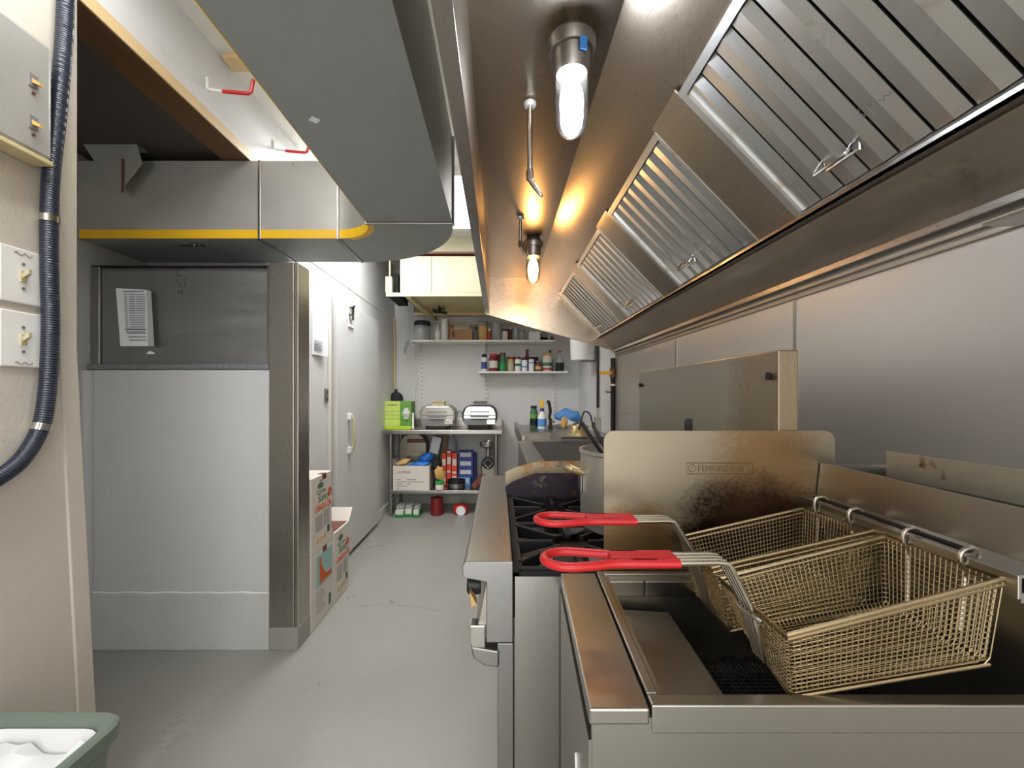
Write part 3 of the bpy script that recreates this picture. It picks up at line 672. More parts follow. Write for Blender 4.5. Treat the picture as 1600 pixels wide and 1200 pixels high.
jar(793,803,558,ZLo,Yj,M_MUSTARD,M_DKRED,'cream spice jar with dark red lid right of the green jar','jar',G1,[(M_CREAM,.1,.6)],neck=.95)
jar(804,814,558,ZLo,Yj,M_WHITEP,M_DKRED,'white spice jar with green print and dark lid','jar',G1,[(M_GREENP,.38,.55)],neck=.95)
jar(815,824,559,ZLo,Yj,M_PAPER,M_BLACK,'plain white spice jar with blue-grey print in front of the tall sauce bottle','jar',G1,[(M_BLUEX2,.3,.4)],neck=.95)
jar(826,835,558,ZLo,Yj,M_PAPER,M_BLACK,'pale lilac spice jar right of the tall sauce bottle','jar',G1,[(M_PURPLE,.58,.64)],neck=.95)
jar(836,847,564,ZLo,Yj,M_BROWN,M_GREY,'short brown jar with pale lid on the lower shelf','jar',G1,[(M_TAN,.2,.5)],lidh=.1)
jar(848,863,552,ZLo,Yj,M_CARD,M_MUSTARD,'wide cream jar with red and green label bands, largest on the lower shelf','jar',G1,[(M_REDP,.08,.2),(M_GREENP,.3,.48)],neck=.9,lidh=.14)
jar(868,881,548,ZLo,Yj,M_JAR,M_RED,'clear plastic bottle with red cap and dark contents, last on the lower shelf','bottle',G1,[(M_NAVY,.02,.42)],shape='bottle',lidh=.09)
jar(818,829,546,ZLo,5.02,M_DKRED,M_DKRED,'tall dark red sauce bottle behind the white spice jars','bottle',G1,shape='bottle',lidh=.12)
jar(855,864,547,ZLo,5.03,M_BLACK,M_BLACK,'slim black bottle peeking out behind the wide cream jar','bottle',G1,shape='bottle',lidh=.1)
jar(773,783,554,ZLo,5.03,M_DKRED,M_DKRED,'dark red jar behind, between the red and the green jar','jar',G1)
jar(798,809,558,ZLo,5.03,M_DKRED,M_DKRED,'dark lidded jar behind the cream and white spice jars','jar',G1)
jar(833,842,558,ZLo,5.03,M_BLACK,M_BLACK,'black lidded jar behind the short brown jar','jar',G1)
G2 = 'containers on the upper shelf'; Yu = 4.92
jar(647,672,502,ZU,Yu,M_JAR,M_NAVY,'large clear tub topped with dark crumpled wrap at the left of the upper shelf','tub',G2,neck=.92,lidh=.26,lidr=.98)
jar(680,688,507,ZU,Yu-.03,M_WHITEP,M_WHITEP,'short white squeeze bottle on the upper shelf','bottle',G2,shape='bottle',lidh=.18)
jar(689,701,498,ZU,Yu,M_WHITEP,M_WHITEP,'tall white plastic bottle beside the cardboard carton','bottle',G2,neck=.8,lidh=.15)
t = thing('open_carton', (PX(720,Yu),Yu,ZU), 'small open brown cardboard carton on the upper shelf', 'carton')
box('carton_body', M_CARDB, t, PX(703,Yu-.05),PX(738,Yu-.05), Yu-.05,Yu+.08, ZU,PZ(514,Yu-.05), .002)
B().hexa([(PX(710,Yu),Yu-.05,PZ(514,Yu-.05)),(PX(733,Yu),Yu-.05,PZ(514,Yu-.05)),(PX(734,Yu),Yu+.0,PZ(508,Yu)),(PX(711,Yu),Yu,PZ(508,Yu)),(PX(710,Yu),Yu-.045,PZ(514,Yu)+.005),(PX(733,Yu),Yu-.045,PZ(514,Yu)+.005),(PX(734,Yu),Yu+.005,PZ(508,Yu)+.004),(PX(711,Yu),Yu+.005,PZ(508,Yu)+.004)]).build('flap', M_CARD, t)
box('print_block', M_BROWN, t, PX(706,Yu-.05),PX(711,Yu-.05), Yu-.0515,Yu-.05, PZ(528,Yu),PZ(518,Yu))
box('tall_carton', M_CARDB, None, PX(701,5.02),PX(711,5.02), 4.99,5.06, ZU,PZ(509,5.02), .002, label='narrow brown carton behind the open carton on the upper shelf', cat='carton')
jar(747,762,502,ZU,Yu,M_MUSTARD,M_GREY,'tall jar of golden grain with dark clip lid on the upper shelf','jar',G2,[(M_JAR,.72,.84)],neck=.95,lidh=.14)
jar(741,746,511,ZU,Yu,M_GREY,M_BLACK,'tiny grey bottle between the carton and the grain jar','bottle',G2,neck=.8)
jar(762,767,514,ZU,Yu-.02,M_REDP,M_WHITEP,'tiny red and white bottle right of the grain jar','bottle',G2,neck=.8)
jar(768,783,504,ZU,Yu,M_JAR,M_JAR,'empty clear canister on the upper shelf','canister',G2,neck=.95,lidh=.3)
jar(784,794,515,ZU,Yu-.02,M_CARD,M_BLACK,'short white labelled jar right of the clear canister','jar',G2,neck=.9)
jar(793,800,515,ZU,Yu+.04,M_BROWN,M_BROWN,'short brown jar behind the white labelled jar','jar',G2,neck=.9)
jar(801,811,513,ZU,Yu,M_JAR,M_JAR,'first of two clear glass tumblers on the upper shelf','glass',G2,neck=.97)
jar(811,820,516,ZU,Yu+.03,M_JAR,M_GREY,'second clear glass tumbler, nearer the white box','glass',G2,neck=.97)
box('small_white_box', M_PAPER, None, PX(826,Yu),PX(843,Yu), Yu-.06,Yu+.04, ZU+.008,PZ(519,Yu), .003, label='small white box on a black tray on the upper shelf', cat='box')
box('black_tray', M_BLACK, None, PX(823,Yu),PX(857,Yu), Yu-.08,Yu+.05, ZU,ZU+.008, .002, label='flat black tray under the small white box', cat='tray')
t = thing('small_scale', (PX(850,Yu),Yu,ZU+.008), 'dark kitchen scale standing right of the small white box', 'kitchen scale')
B().lathe([(.05,0),(.05,.02),(.03,.04),(.045,.07)], (PX(850,Yu),Yu,ZU+.008), 16).build('base', M_BLACK, t, smooth=True)
B().lathe([(.036,0),(.036,.012)], (PX(850,Yu),Yu-.055,ZU+.075), 16, 'y').build('dial', M_GREY, t, smooth=True)
jar(860,865,526,ZU,Yu,M_DKRED,M_BLACK,'tiny dark bottle at the right end of the upper shelf','bottle',G2)
# plastic bag draped over the left end
t = B(); rr = [(-.02,.0),(-.06,-.03),(-.085,-.09),(-.09,-.16)]
for k in range(3):
    a, c = rr[k], rr[k+1]; x = PX(644,4.8); y0 = 4.80
    t.hexa([(x+a[0],y0,ZU+.01+a[1]),(x+a[0],y0+.14,ZU+.01+a[1]),(x+c[0],y0+.14,ZU+.01+c[1]),(x+c[0],y0,ZU+.01+c[1]),(x+a[0]-.01,y0,ZU+.012+a[1]),(x+a[0]-.01,y0+.14,ZU+.012+a[1]),(x+c[0]-.01,y0+.14,ZU+.012+c[1]),(x+c[0]-.01,y0,ZU+.012+c[1])])
t.box(PX(644,4.8)-.03,PX(644,4.8)+.05,4.8,4.94,ZU,ZU+.012)
t.build('plastic_bag', M_JAR, None, label='clear plastic bag slumped over the left end of the upper shelf', cat='plastic bag')

# ------------------------------------------------------------------ prep table at the back and what stands on it
YT = 4.52; ZT = .905
TX0, TX1 = PX(598,YT), PX(785,YT); ZS = PZ(767,YT)
t = thing('prep_table', ((TX0+TX1)/2,4.8,0), 'stainless prep table with undershelf against the back wall', 'table')
box('table_top', M_STEELX, t, TX0,TX1, YT,YB-.016, ZT-.045,ZT, .006)
box('backsplash', M_STEELX, t, TX0,TX1, YB-.034,YB-.016, ZT,ZT+.09, .003)
box('end_lip', M_STEELX, t, TX1-.012,TX1, YT+.22,YB-.034, ZT,ZT+.09, .003)
for x in (PX(607,YT)+.012, PX(777,YT)-.012):
    for y in (YT+.05, YB-.06):
        lg = B().tube([(x,y,.04),(x,y,ZT-.045)], .02, 12).build('leg', M_STEEL, t, smooth=True)
        B().lathe([(.018,0),(.024,.01),(.024,.04)], (x,y,0), 12).build('foot', M_GREY, lg, smooth=True)
box('undershelf', M_STEELX, t, PX(607,YT),PX(777,YT), YT+.02,YB-.03, ZS-.035,ZS, .005)
# on top
t = thing('lime_carton', (PX(620,4.75),4.75,ZT), 'lime green printed carton at the left end of the prep table', 'carton')
box('carton_body', M_GREEN, t, PX(600,4.66),PX(625,4.66)-.0, 4.66,4.86, ZT,PZ(627,4.66), .003)
box('picture_side', M_GREEND, t, PX(625,4.66),PX(643,4.66), 4.66,4.86, ZT,PZ(627,4.66), .003)
text('carton_title', 'FoodSaver', .028, P3(604,634,4.6585), '-y', M_INKD, t)
bb = B()
for k in range(3):
    for j in range(3): p = P3(603+j*8,643+k*6,4.659); bb.box(p[0],p[0]+.035,p[1]-.001,p[1]+.001,p[2],p[2]+.006)
bb.build('printed_lines', M_GREEND, t)
B().lathe([(.03,0),(.05,.06),(.02,.12)], (PX(635,4.66),4.663,PZ(655,4.66)), 8).build('product_picture', M_PAPER2, t, smooth=True)
bb = B().rbox(PX(624,4.6), ZT+.018, .27, .034, .015, 4.545, 4.64); bb.build('lime_packet', M_GREENB, None, .006, label='flat lime green packet lying in front of the lime carton', cat='packet')
t = thing('long_brush', (PX(618,5.0),5.0,ZT), 'long wooden pole with a black domed head standing behind the lime carton', 'plunger')
B().tube([(PX(616,5.04),5.04,PZ(497,5.04)),(PX(617,5.02),5.02,PZ(608,5.02))], .011, 8).build('pole', M_PALEW, t, smooth=True)
B().lathe([(.075,0),(.08,.05),(.072,.09),(.05,.115),(.02,.125),(.016,.16)], (PX(619,4.98),4.98,PZ(630,4.98)), 16).build('black_head', M_NAVY, t, smooth=True)
B().tube([(PX(619,4.98),4.98,ZT),(PX(619,4.98),4.98,PZ(630,4.98))], .02, 8).build('stem', M_NAVY, t)
box('white_scraper', M_WHITEP, None, PX(644,4.62),PX(647,4.62), 4.61,4.63, ZT,PZ(645,4.62), .004, label='slim white and black scraper standing right of the lime carton', cat='scraper')
def grill(x0, x1, y0, y1, Y, lab, m, dark, grp='indoor grills'):
    cx0 = PX((x0+x1)/2,Y); w_ = PX(x1,Y)-PX(x0,Y); zt_ = PZ(y0,Y); zb_ = PZ(y1,Y); h = zt_-zb_
    t = thing('countertop_grill', (cx0,Y+.14,ZT), lab, 'grill', grp)
    hh = h*.84
    B().rbox(cx0, zb_+hh/2, w_, hh, hh*.42, Y+.012, Y+.30, 8).build('body', dark, t, .006, smooth=True)
    B().prism([(cx0-w_*.46,zb_+hh*.36),(cx0+w_*.46,zb_+hh*.36),(cx0+w_*.455,zb_+hh*.6),(cx0+w_*.40,zb_+hh*.84),(cx0+w_*.32,zb_+hh*.93),(cx0-w_*.32,zb_+hh*.93),(cx0-w_*.40,zb_+hh*.84),(cx0-w_*.455,zb_+hh*.6)], 'y', Y, Y+.014).build('lid_front', m, t, .004)
    B().box(cx0-w_*.46,cx0+w_*.46, Y-.004,Y+.014, zb_+hh*.5,zb_+hh*.535).build('lid_seam', M_GREY, t)
    hd_ = B().prism([(cx0-w_*.28,zb_+hh*.53),(cx0+w_*.28,zb_+hh*.53),(cx0+w_*.24,zb_+hh*.42),(cx0-w_*.24,zb_+hh*.42)], 'y', Y-.035, Y).build('lid_handle', M_GREY, t, .004)
    B().box(cx0-w_*.27,cx0+w_*.27, Y-.03,Y, zb_+hh*.66,zb_+hh*.70).build('vent_slot', M_GREY, t)
    B().prism([(cx0-w_*.46,zb_+hh*.33),(cx0+w_*.46,zb_+hh*.33),(cx0+w_*.45,zb_+hh*.16),(cx0+w_*.40,zb_+hh*.05),(cx0-w_*.40,zb_+hh*.05),(cx0-w_*.45,zb_+hh*.16)], 'y', Y, Y+.014).build('control_panel', M_GREY, t, .004)
    B().box(cx0+w_*.2,cx0+w_*.44, Y-.003,Y+.012, zb_+hh*.1,zb_+hh*.32).build('control_patch', m, t, .002)
    B().box(cx0-w_*.17,cx0+w_*.17, Y+.08,Y+.2, zb_+hh*.98,zt_-.012).box(cx0-w_*.2,cx0+w_*.2, Y+.07,Y+.21, zt_-.012,zt_).build('splatter_cap', M_GREY if m is M_CHROME else M_CREAMD, t, .003)
    for s in (-1,1): B().lathe([(.018,0),(.018,zb_-ZT+.012)], (cx0+s*w_*.30,Y+.06,ZT), 10).build('foot', M_BLACK, t)
    return t
M_GSIL = mat('warm_silver', (176,172,164), .28, .9); 
grill(655,711,627,666,4.62,'silver countertop grill nearer the lime carton, with a beige cap', M_GSIL, M_FRYIN)
grill(722,777,627,666,4.62,'shiny silver countertop grill with dark trim at the right of the prep table', M_CHROME, M_BLACK)
B().tube(resample([Vector(P3(713,668,4.9)),Vector(P3(712,652,4.9)),Vector(P3(718,642,4.9)),Vector(P3(724,650,4.9))],6), .006, 6).build('power_cord', M_GREY, None, smooth=True, label='grey looped power cord between the two countertop grills', cat='cord')
# on the undershelf
Ys = 4.56
t = thing('open_box', (PX(642,Ys),4.68,ZS), 'white cardboard box with a red and black logo on the undershelf', 'box')
bx0, bx1, bz1 = PX(614,Ys), PX(671,Ys), PZ(728,Ys)
box('front_wall', M_CARD, t, bx0,bx1, Ys,Ys+.006, ZS,bz1); box('rear_wall', M_CARD, t, bx0,bx1, Ys+.25,Ys+.256, ZS,bz1)
box('side_wall', M_CARD, t, bx0,bx0+.006, Ys+.006,Ys+.25, ZS,bz1); box('side_wall', M_CARD, t, bx1-.006,bx1, Ys+.006,Ys+.25, ZS,bz1)
box('bottom', M_CARD, t, bx0+.006,bx1-.006, Ys+.006,Ys+.25, ZS,ZS+.006)
text('logo', 'ca', .052, (PX(620,Ys),Ys-.001,PZ(739.5,Ys)), '-y', M_REDP, t, shear=.2, label='red logo letters')
text('logo', 'inco', .05, (PX(628.3,Ys),Ys-.001,PZ(739.5,Ys)), '-y', M_INKD, t, label='black logo letters')
bb = B()
for k, (a, c) in enumerate(((6,14),(14,26),(9,6),(16,0),(5,0),(13,0),(16,26))):
    z = PZ(750+k*3.4,Ys); bb.box(PX(620,Ys),PX(620+a,Ys),Ys-.001,Ys,z,z+.006)
    if c: bb.box(PX(636,Ys),PX(636+c,Ys),Ys-.001,Ys,z,z+.006)
bb.build('printed_lines', M_INK, t)
def bag(name, m, lab, cat, cx0, cy0, cz0, sx, sy, sz, seed, rot=0):
    random.seed(seed); bm_ = bmesh.new(); bmesh.ops.create_icosphere(bm_, subdivisions=3, radius=1)
    for v in bm_.verts:
        k = 1+.16*math.sin(5*v.co.x+seed)*math.cos(4*v.co.z+seed*2)+random.uniform(-.05,.05)
        p = v.co*k; c_, s_ = math.cos(rot), math.sin(rot); X_ = p.x*sx; Z_ = p.z*sz
        v.co = Vector((cx0+X_*c_-Z_*s_, cy0+p.y*sy, cz0+X_*s_+Z_*c_))
    b_ = B(); b_.bm.free(); b_.bm = bm_
    return b_.build(name, m, None, smooth=True, label=lab, cat=cat)
bag('plastic_pouch', M_BLUEB, 'bright blue plastic pouch on top of the open white box', 'pouch', PX(652,Ys),4.645,bz1+.0, .12,.06,.035, 2, .15)
bag('plastic_pouch', M_BLUEB, 'second blue pouch with pink spot, behind the first in the open box', 'pouch', PX(660,Ys),4.775,bz1+.05, .09,.04,.055, 5, .4)
bag('cloth_bundle', M_TAN, 'tan cloth bundle on the left of the open white box', 'cloth', PX(625,Ys),4.68,bz1+.015, .085,.06,.035, 3, .35)
bag('dark_bundle', M_NAVY, 'dark purple netting bundle spilling over the open box right side', 'netting', PX(679,Ys),4.70,bz1+.0, .06,.08,.075, 8, .6)
t = thing('dome_oven', (PX(645,4.9),4.9,ZS), 'dark domed steel roaster behind the open white box', 'roaster')
B().rbox(PX(645,4.86), ZS+.29, .31, .56, .14, 4.86, 5.03, 8).build('body', M_FRYIN, t, .01, smooth=True)
B().box(PX(637,4.86),PX(665,4.86), 4.82,4.86, PZ(691,4.86),PZ(686,4.86)).build('lid_handle', M_BROWN, t, .004)
B().box(PX(634,4.86),PX(667,4.86), 4.84,4.86, PZ(712,4.86),PZ(706,4.86)).build('trim_band', M_CREAM, t, .003)
t = thing('white_appliance', (PX(617,4.95),4.95,ZS), 'rounded white and blue-trimmed appliance at the far left of the undershelf', 'appliance')
B().lathe([(.044,0),(.05,.02),(.05,.16),(.044,.18)], (-1.168,4.85,PZ(722,4.87)), 20, 'y').build('drum', M_WHITEP, t, smooth=True)
B().tube([(-1.168+.04*math.cos(a),4.846,PZ(722,4.87)+.04*math.sin(a)) for a in [k*PI/12 for k in range(25)]], .004, 6).build('ring', M_BLUEX, t, smooth=True)
B().box(-1.21,-1.126, 4.86,5.02, ZS,PZ(730,4.87)).build('stand', M_WHITEP, t, .01)
def tilt(cx0, cy0, cz0, w_, d_, h, ang): 
    b_ = B(); b_.x = Matrix.Translation((cx0,cy0,cz0)) @ Matrix.Rotation(ang,4,'Y'); b_.box(-w_/2,w_/2,-d_/2,d_/2,0,h); return b_
tilt(PX(674,4.9)+.012,4.93,PZ(725,4.9),.115,.08,.31,.2).build('tilted_carton', M_GREENP, None, .003, label='green and white carton leaning under the table top', cat='carton')
tilt(PX(677,4.85),4.875,PZ(709,4.85),.10,.016,.19,.22).build('white_packet', M_PAPER, None, .002, label='white flat packet leaning on the green carton', cat='packet')
tilt(PX(688,4.80),4.857,ZS+.008,.06,.024,.58,.10).build('cutting_board', M_WOOD, None, .003, label='narrow brown board leaning between the carton and the jug', cat='board')
t = thing('clear_jug', (PX(704,4.95),4.95,ZS), 'large clear jug with white pump top behind the red cartons', 'jug')
B().lathe([(.07,0),(.074,.02),(.074,.42),(.066,.47),(.045,.51),(.03,.53)], (PX(704,4.95),4.95,ZS), 18).build('body', M_JAR, t, smooth=True)
B().lathe([(.034,0),(.034,.03),(.015,.035),(.015,.07)], (PX(703,4.95),4.95,ZS+.53), 12).build('pump_top', M_WHITEP, t, smooth=True)
for i, (x0, x1, yt_, m2) in enumerate(((690,697,708,M_CARD),(698,705,704,M_CARD),(706,714,708,M_CARD))):
    t = thing('carton_stack', (PX((x0+x1)/2,4.76),4.8,ZS), ['left','middle','right'][i]+' of three tall red and white cartons on the undershelf', 'carton', 'red and white cartons')
    zt_ = PZ(yt_,4.76); box('carton_body', M_REDC, t, PX(x0,4.76),PX(x1,4.76), 4.76,4.84, ZS,zt_, .003)
    for (a, b_) in ((.62,.82),(.38,.44),(.05,.30) if i != 1 else (.93,.99)): box('white_label', m2, t, PX(x0,4.76)+.006,PX(x1,4.76)-.006, 4.757,4.76, ZS+(zt_-ZS)*a,ZS+(zt_-ZS)*b_)
bag('orange_pouch', M_MUSTARD, 'orange and yellow snack pouch left of the red cartons', 'pouch', PX(687,4.60),4.60,ZS+.17, .055,.03,.075, 4)
for k in range(4):
    z0 = ZS+.0+k*.095; m = [M_BLUEX2,M_BLUEX,M_BLUEX,M_BLUEX][k]
    t = thing('blue_box', (PX(729,4.7),4.72,z0), ['light blue carton at the bottom of the blue stack','dark blue carton second from the bottom of the blue stack','dark blue carton third from the bottom of the blue stack','dark blue carton on top of the blue stack'][k], 'carton', 'stack of blue cartons')
    w0, w1 = (715,735) if k == 0 else (716,739)
    box('carton_body', m, t, PX(w0,4.79),PX(w1,4.79), 4.79,4.92, z0,z0+.092, .003)
    box('white_label', M_PAPER2, t, PX(w0+3,4.79),PX(w1-3,4.79), 4.787,4.79, z0+.03,z0+.075)
box('blue_binder', M_BLUEX, None, PX(734,4.9),PX(744,4.9), 4.93,5.04, ZS,PZ(709,4.9), .004, label='tall dark blue carton standing behind the blue stack', cat='carton')
jar(680,694,752,ZS,4.575,M_CARD,M_GREENL,'round white tin with a bright green lid at the undershelf edge','tin',None,[(M_REDP,.0,.08)],neck=.96,lidh=.34)
t = thing('cake_pan', (PX(713,4.66),4.66,ZS), 'round black cake pan with steel band on the undershelf', 'pan')
rp = .098
B().lathe([(rp*.94,0),(rp*.96,.012)], (PX(713,4.66),4.66,ZS), 28).build('base', M_BLACK, t, smooth=True)
B().lathe([(rp*.93,.012),(rp*.95,.06)], (PX(713,4.66),4.66,ZS), 28).build('steel_band', M_STEEL, t, smooth=True)
B().lathe([(rp,.06),(rp,.09),(rp*.92,.092),(rp*.9,.07)], (PX(713,4.66),4.66,ZS), 28).build('rim', M_BLACK, t, smooth=True)
tilt(PX(739,4.68),4.68,ZS+.006,.06,.09,.16,.75).build('brown_packet', M_BROWN, None, .012, label='crumpled dark brown packet lying between the pan and the grinder', cat='packet')
t = thing('meat_grinder', (PX(762,4.78),4.8,ZS), 'steel meat grinder with hopper tray at the right of the undershelf', 'meat grinder')
gx = PX(763,4.74)
box('motor_body', M_FRYIN, t, gx-.085,gx+.085, 4.76,4.98, ZS+.02,ZS+.26, .02)
for sx in (-1,1): B().lathe([(.018,0),(.018,.02)], (gx+sx*.065,4.80,ZS), 10).build('foot', M_BLACK, t)
B().lathe([(.06,0),(.06,.10)], (gx,4.66,ZS+.27), 20, 'y').build('grinding_head', M_STEEL, t, smooth=True)
B().lathe([(.066,0),(.066,.03)], (gx,4.63,ZS+.27), 20, 'y').build('ring_nut', M_IRON, t, smooth=True)
B().tube([(gx-.05,4.625,ZS+.27),(gx,4.62,ZS+.32),(gx+.05,4.625,ZS+.27),(gx,4.62,ZS+.22)], .008, 6, closed=True).build('cutter_cross', M_CHROME, t, smooth=True)
B().lathe([(.028,0),(.028,.10)], (gx,4.72,ZS+.32), 14).build('feed_neck', M_STEEL, t, smooth=True)
B().lathe([(.05,0),(.088,.02),(.095,.035),(.095,.075),(.088,.075),(.085,.03)], (gx,4.72,ZS+.42), 22).build('hopper_tray', M_CHROME, t, smooth=True)
# on the floor under the table
for i, (x0, x1, y0_, lab) in enumerate(((616,632,4.50,'left green and white pack of bags under the table'),(631,645,4.52,'middle green and white pack of bags under the table'),(644,656,4.50,'right green and white pack of bags under the table'))):
    t = thing('green_pack', (PX((x0+x1)/2,y0_),y0_+.1,0), lab, 'pack', 'green packs under the table')
    box('pack_body', M_GREENL, t, PX(x0,y0_)+.004,PX(x1,y0_)-.004, y0_,y0_+.2, 0,.075, .012); box('pack_label', M_CARD, t, PX(x0,y0_)+.012,PX(x1,y0_)-.012, y0_-.002,y0_+.16, .03,.079, .004)
    box('clear_top', M_JAR, t, PX(x0,y0_)+.012,PX(x1,y0_)-.012, y0_+.02,y0_+.2, .079,.12, .012)
jar(673,692,777,0,4.62,M_DKRED,M_DKRED,'dark red canister on the floor under the undershelf','canister',None,neck=.98,lidh=.1)
t = thing('red_tin', (PX(720,4.62),4.62,0), 'squat red tin with a white patch on the floor under the table', 'tin')
B().lathe([(.07,0),(.082,.015),(.082,.08),(.06,.10),(.03,.105)], (PX(720,4.66),4.66,0), 20).build('body', M_REDP, t, smooth=True)
B().lathe([(.05,0),(.05,.006),(.03,.012)], (PX(720,4.58),4.575,.05), 14, 'y').build('white_patch', M_PAPER, t, smooth=True)

# ------------------------------------------------------------------ oil boxes along the left wall
def oilbox(y0, y1, z0, z1, lab, face, opened=False):
    x1 = -1.0; x0 = -1.218
    t = thing('oil_box', ((x0+x1)/2,(y0+y1)/2,z0), lab, 'box', 'cooking oil boxes')
    box('carton_body', M_CARD, t, x0,x1, y0,y1, z0,z1, .004)
    H_ = z1-z0; W_ = y1-y0; xf = x1+.0006
    def r(nm, m, a, b_, c, d_): return box(nm, m, t, x1,x1+.0012, y0+W_*a,y0+W_*b_, z0+H_*c,z0+H_*d_)
    if face == 'front':
        bb = B()
        for k in range(5):
            hh = [.05,.075,.085,.075,.05][k]; yk = y0+W_*(.30+.055*k); bb.box(x1,x1+.0012, yk,yk+W_*.04, z0+H_*(.865-hh/2),z0+H_*(.865+hh/2))
        bb.box(x1,x1+.0012, y0+W_*.38,y0+W_*.50, z0+H_*.925,z0+H_*.935); bb.build('tree_emblem', M_GREENP, t)
        text('volume_text', '17.2 Litre', .032, (xf,y0+W_*.24,z0+H_*.755), '+x', M_GREENP, t)
        text('brand_text', 'Sunny', .066, (xf,y0+W_*.30,z0+H_*.645), '+x', M_GREENP, t, shear=.2)
        B().lathe([(.026,0),(.026,.0012)], (x1,y0+W_*.88,z0+H_*.72), 14, 'x').build('oil_drop', M_ORANGE, t)
        text('product_text', 'CANOLA OIL', .05, (xf,y0+W_*.16,z0+H_*.53), '+x', M_ORANGE, t, depth=.0012, sx=.78)
        bb = B()
        for k in range(9):
            bb.box(x1,x1+.001, y0+W_*.2,y0+W_*.52, z0+H_*(.46-.024*k),z0+H_*(.468-.024*k)); bb.box(x1,x1+.001, y0+W_*.58,y0+W_*.86, z0+H_*(.48-.024*k),z0+H_*(.488-.024*k))
        bb.build('small_print', M_INK, t)
        for k in range(3): B().lathe([(.016,0),(.016,.0012)], (x1,y0+W_*(.3+.17*k),z0+H_*.14), 12, 'x').build('round_mark', M_TAN, t)
        r('barcode', M_GREENP, .76,.88,.16,.26)
    else:
        r('print_panel', M_TEALP, .22,.95,.50,.94)
        B().prism([(y0+W_*.36,z0+H_*.53),(y0+W_*.92,z0+H_*.53),(y0+W_*.92,z0+H_*.60),(y0+W_*.72,z0+H_*.60),(y0+W_*.58,z0+H_*.66),(y0+W_*.46,z0+H_*.78),(y0+W_*.42,z0+H_*.9),(y0+W_*.36,z0+H_*.9)], 'x', x1+.0012, x1+.0022).build('orange_shape', M_ORANGE, t)
        bb = B()
        for k in range(8): bb.box(x1,x1+.001, y0+W_*.22,y0+W_*(.5+.05*(k%4)), z0+H_*(.44-.04*k),z0+H_*(.448-.04*k))
        bb.build('small_print', M_INK, t); r('barcode', M_GREENP, .80,.9,.10,.26)
    if opened:
        B().hexa([(x0,y1-.002,z1),(x1,y1-.002,z1),(x1+.0,y1+.07,z1+.075),(x0,y1+.07,z1+.075),(x0,y1-.006,z1+.002),(x1,y1-.006,z1+.002),(x1,y1+.066,z1+.077),(x0,y1+.066,z1+.077)]).build('open_flap', M_CARD, t)
        B().hexa([(x0,y0,z1),(x1,y0,z1),(x1,y0-.02,z1+.04),(x0,y0-.02,z1+.04),(x0,y0+.003,z1),(x1,y0+.003,z1),(x1,y0-.017,z1+.04),(x0,y0-.017,z1+.04)]).build('open_flap', M_CARD, t)
        box('box_inside', M_BROWN, t, x0+.01,x1-.01, y0+.01,y1-.01, z1,z1+.002)
    else:
        B().box(x1-.03,x1+.0015, y0+W_*.52,y0+W_*.70, z1-.03,z1+.0015).build('hand_hole', M_BROWN, t)
oilbox(2.312, 2.612, 0, .405, 'lower white oil box with a teal and orange panel beside the steel post', 'panel')
oilbox(2.312, 2.600, .406, .82, 'upper white canola oil box stacked next to the steel post', 'front')
oilbox(2.628, 2.90, 0, .43, 'open white canola oil box behind the two stacked ones', 'front', True)

# ------------------------------------------------------------------ waste bin in the near left corner
t = thing('waste_bin', (-.985,.82,0), 'grey-green waste bin with a white liner by the near wall', 'bin')
def ring(b_, x0, x1, y0, y1, z, r, n=5):
    pts = []
    for (cx0, cy0, a0) in ((x1-r,y1-r,0),(x0+r,y1-r,90),(x0+r,y0+r,180),(x1-r,y0+r,270)):
        for k in range(n+1): a = math.radians(a0+90*k/n); pts.append((cx0+r*math.cos(a), cy0+r*math.sin(a), z))
    return pts
bx = (-1.165,-.832,.60,.985)
def shell(rings):
    b_ = B(); R = [[b_.v(p) for p in q] for q in rings]
    for A, C in zip(R, R[1:]):
        for k in range(len(A)): b_.face([A[k],A[(k+1)%len(A)],C[(k+1)%len(A)],C[k]])
    b_.face(R[0][::-1]); return b_
o_ = lambda d, z: ring(None, bx[0]+d, bx[1]-d, bx[2]+d, bx[3]-d, z, .05)
shell([o_(.05,0),o_(.01,.52),o_(0,.522),o_(0,.55),o_(.006,.556),o_(.02,.555),o_(.024,.54),o_(.06,.03)]).build('bin_body', M_BIN, t, smooth=True)
lin = shell([o_(.07,.30),o_(.04,.5),o_(.027,.535)]).build('bin_liner', M_BAGW, t, smooth=True)
random.seed(11)
b_ = B(); G = [[b_.v((bx[0]+.045+(bx[1]-bx[0]-.09)*i/9, bx[2]+.045+(bx[3]-bx[2]-.09)*j/9, .505+random.uniform(-.02,.02))) for j in range(10)] for i in range(10)]
for i in range(9):
    for j in range(9): b_.face([G[i][j],G[i+1][j],G[i+1][j+1],G[i][j+1]])
b_.build('liner_bulge', M_BAGW, t, smooth=True)

# ------------------------------------------------------------------ range with open burners and a griddle section
ZR = .914; RY0, RY1 = .918, 1.89; GX = .60
t = thing('gas_range', (.27,1.4,0), 'stainless gas range with open burners and a front ledge', 'range')
box('body', M_STEEL, t, .03,GX, RY0,RY1, .15,.80, .003)
box('side_panel', M_STEEL, t, .033,GX+.03, RY0-.003,RY0, .12,.888)
box('far_side', M_STEEL, t, .033,GX+.03, RY1-.01,RY1, .12,.905)
B().prism([(-.072,.885),(-.076,.893),(-.076,.912),(-.070,.920),(.028,.920),(.028,.888),(-.03,.880)], 'y', RY0-.005, RY1).build('front_ledge', M_STEELY, t, .003)
B().prism([(-.074,.887),(-.077,.895),(-.077,.913),(-.071,.921),(.029,.921),(.029,.752),(-.027,.752),(-.027,.878),(-.04,.881)], 'y', RY0-.009, RY0-.005).build('ledge_end_cap', M_POT, t, .002)
